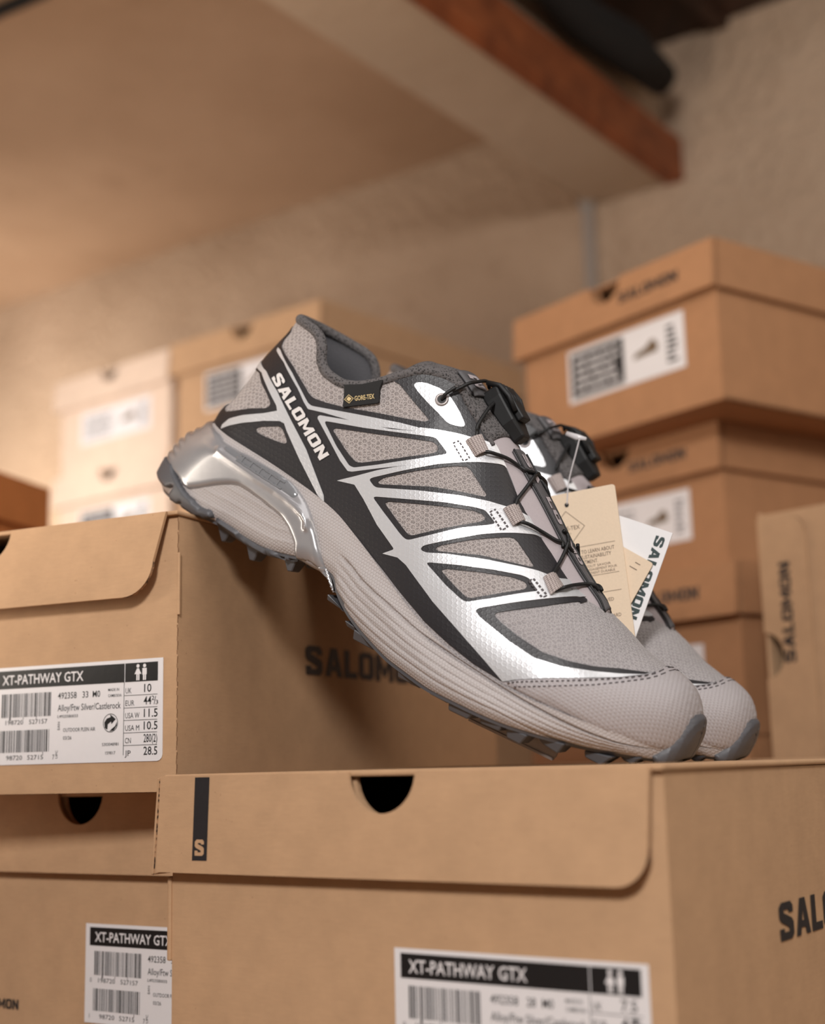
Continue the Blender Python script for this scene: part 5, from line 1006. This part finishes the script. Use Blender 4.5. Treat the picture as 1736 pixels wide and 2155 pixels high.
for s_, y, h_, w_ in (('HOW TO LEARN ABOUT', .0326, .0019, .0232), ('OUR SUSTAINABILITY', .0353, .0019, .0212), ('COMMITMENT.', .0379, .0019, .0140)): g.text(s_, rt_-.0240, TH-y, h_, w_, .004)
for s_, y, w_ in (('POUR TOUT SAVOIR', .0399, .0195), ('NOTRE ENGAGEMENT POUR', .0417, .0225), ('DÉVELOPPEMENT DURABLE.', .0435, .0215)): g.text(s_, rt_-.0232, TH-y, .0012, w_)
for s_, y, h_, r_, w_ in (('PFC APPROVED', .0582, .0017, .0045, .0150), ('STANDARD', .0664, .0017, .0018, .0110), ('SYSTEM', .0700, .0015, .0040, .0085), ('SINCE', .0757, .0015, .0030, .0070)): g.text(s_, rt_-r_-w_, TH-y, h_, w_, .002)
g.build('tag_print', MBRINK, g1, lambda a, b_: mp(a, b_, .00012))
# second tan card, corner pointing right
def on_plane_card(corner_, ang, w, h, mat, label, dy, r=.0014, name='hang_tag'):
    """corner_ is the upper right corner, ang the tilt of the upper edge in the card plane"""
    c = np.array(corner_)+np.array([.423, .906, 0])*dy; ca, sa = math.cos(ang), math.sin(ang)
    e1 = uxt*ca+uyt*sa; e2 = -uxt*sa+uyt*ca; P = c-e1*w-e2*h
    return card(name, tuple(P), e1, e2, rrect(w, h, r), mat, label)
g2, mp2 = on_plane_card((.1174, .6684, .0946), math.radians(-38), .040, .034, MTAN, 'smaller tan card tag with one corner poking out over the white tag', .0015)
g = Flat(); rr = random.Random(4)
for i in range(9): g.rect(.040-.006-rr.random()*.010, .034-.004-i*.003, .040-.005-rr.random()*.004, .034-.0036-i*.003)
g.build('tag_print', MBRINK, g2, lambda a, b_: mp2(a, b_, .00012))
g3, mp3 = on_plane_card((.1266, .6641, .1091), math.radians(-28), .050, .075, MWCARD, 'white card tag with dark green lettering, sticking out behind the tan tags', .003, r=.0004)
g = Flat(); g.logo(.0425, .0715, .0050, .043, 'SALOMON', rot=-math.pi/2); g.build('tag_lettering', MGRNINK, g3, lambda a, b_: mp3(a, b_, .00012))
fs_ = empty('tag_fastener', (0, 0, 0), (0, 0, 0), 'clear plastic fastener threading the hang tags to the second shoe', 'tag fastener')
MPL = plain('clear_plastic', srgb(206, 202, 204), .2, vary=.02); 
hole = P0+uxt*(TW-.0262)+uyt*(TH-.0062)
b = MB(); b.tube(spline([tuple(hole+np.array([0, -.001, 0])), (.0800, .6850, .1400), (.0840, .6836, .1540), (.0862, .6830, .1615)], 8), .00035, 8); b.build('filament', MPL, fs_, smooth=True)
b = MB(); b.tube([(.0800, .6862, .1655), (.0850, .6838, .1628), (.0895, .6815, .1612)], [.0012, .0016, .0008], 10, flat=.5); b.build('cross_bar', MPL, fs_, smooth=True)
# grey plastic card leaning under the forefoot
MPLATE = NT('smoky_plastic_card'); MPLATE.set(srgb(150, 140, 136), .35); MPLATE.b.inputs['Alpha'].default_value = .82; MPLATE = MPLATE.m
pc = empty('plastic_card', (0, 0, 0), (0, 0, 0), 'smoky grey plastic card leaning on the front box under the forefoot', 'plastic card')
a = np.array([.0223, .628, .0198]); b1 = np.array([.0600, .611, .0000]); nn_ = np.array([.40, .90, .22]); ax_ = (b1-a)/np.linalg.norm(b1-a); nn_ = nn_-ax_*(nn_@ax_); nn_ /= np.linalg.norm(nn_); bx_ = np.cross(nn_, ax_); bx_ = bx_ if bx_[2] > 0 else -bx_
b = MB(); b.prism(rrect(.0455, .0085, .0025), lambda u, v, w: tuple(a+ax_*u+bx_*v+nn_*w), 0, .0012); b.build('card_sheet', MPLATE, pc, bevel=.0003)
b = MB(); b.prism([(0.001, -.0004), (.0445, -.0004), (.0445, .0010), (0.001, .0010)], lambda u, v, w: tuple(a+ax_*u+bx_*v+nn_*w), -.0006, .0020); b.build('card_rim', MPLATE, pc, bevel=.0003)
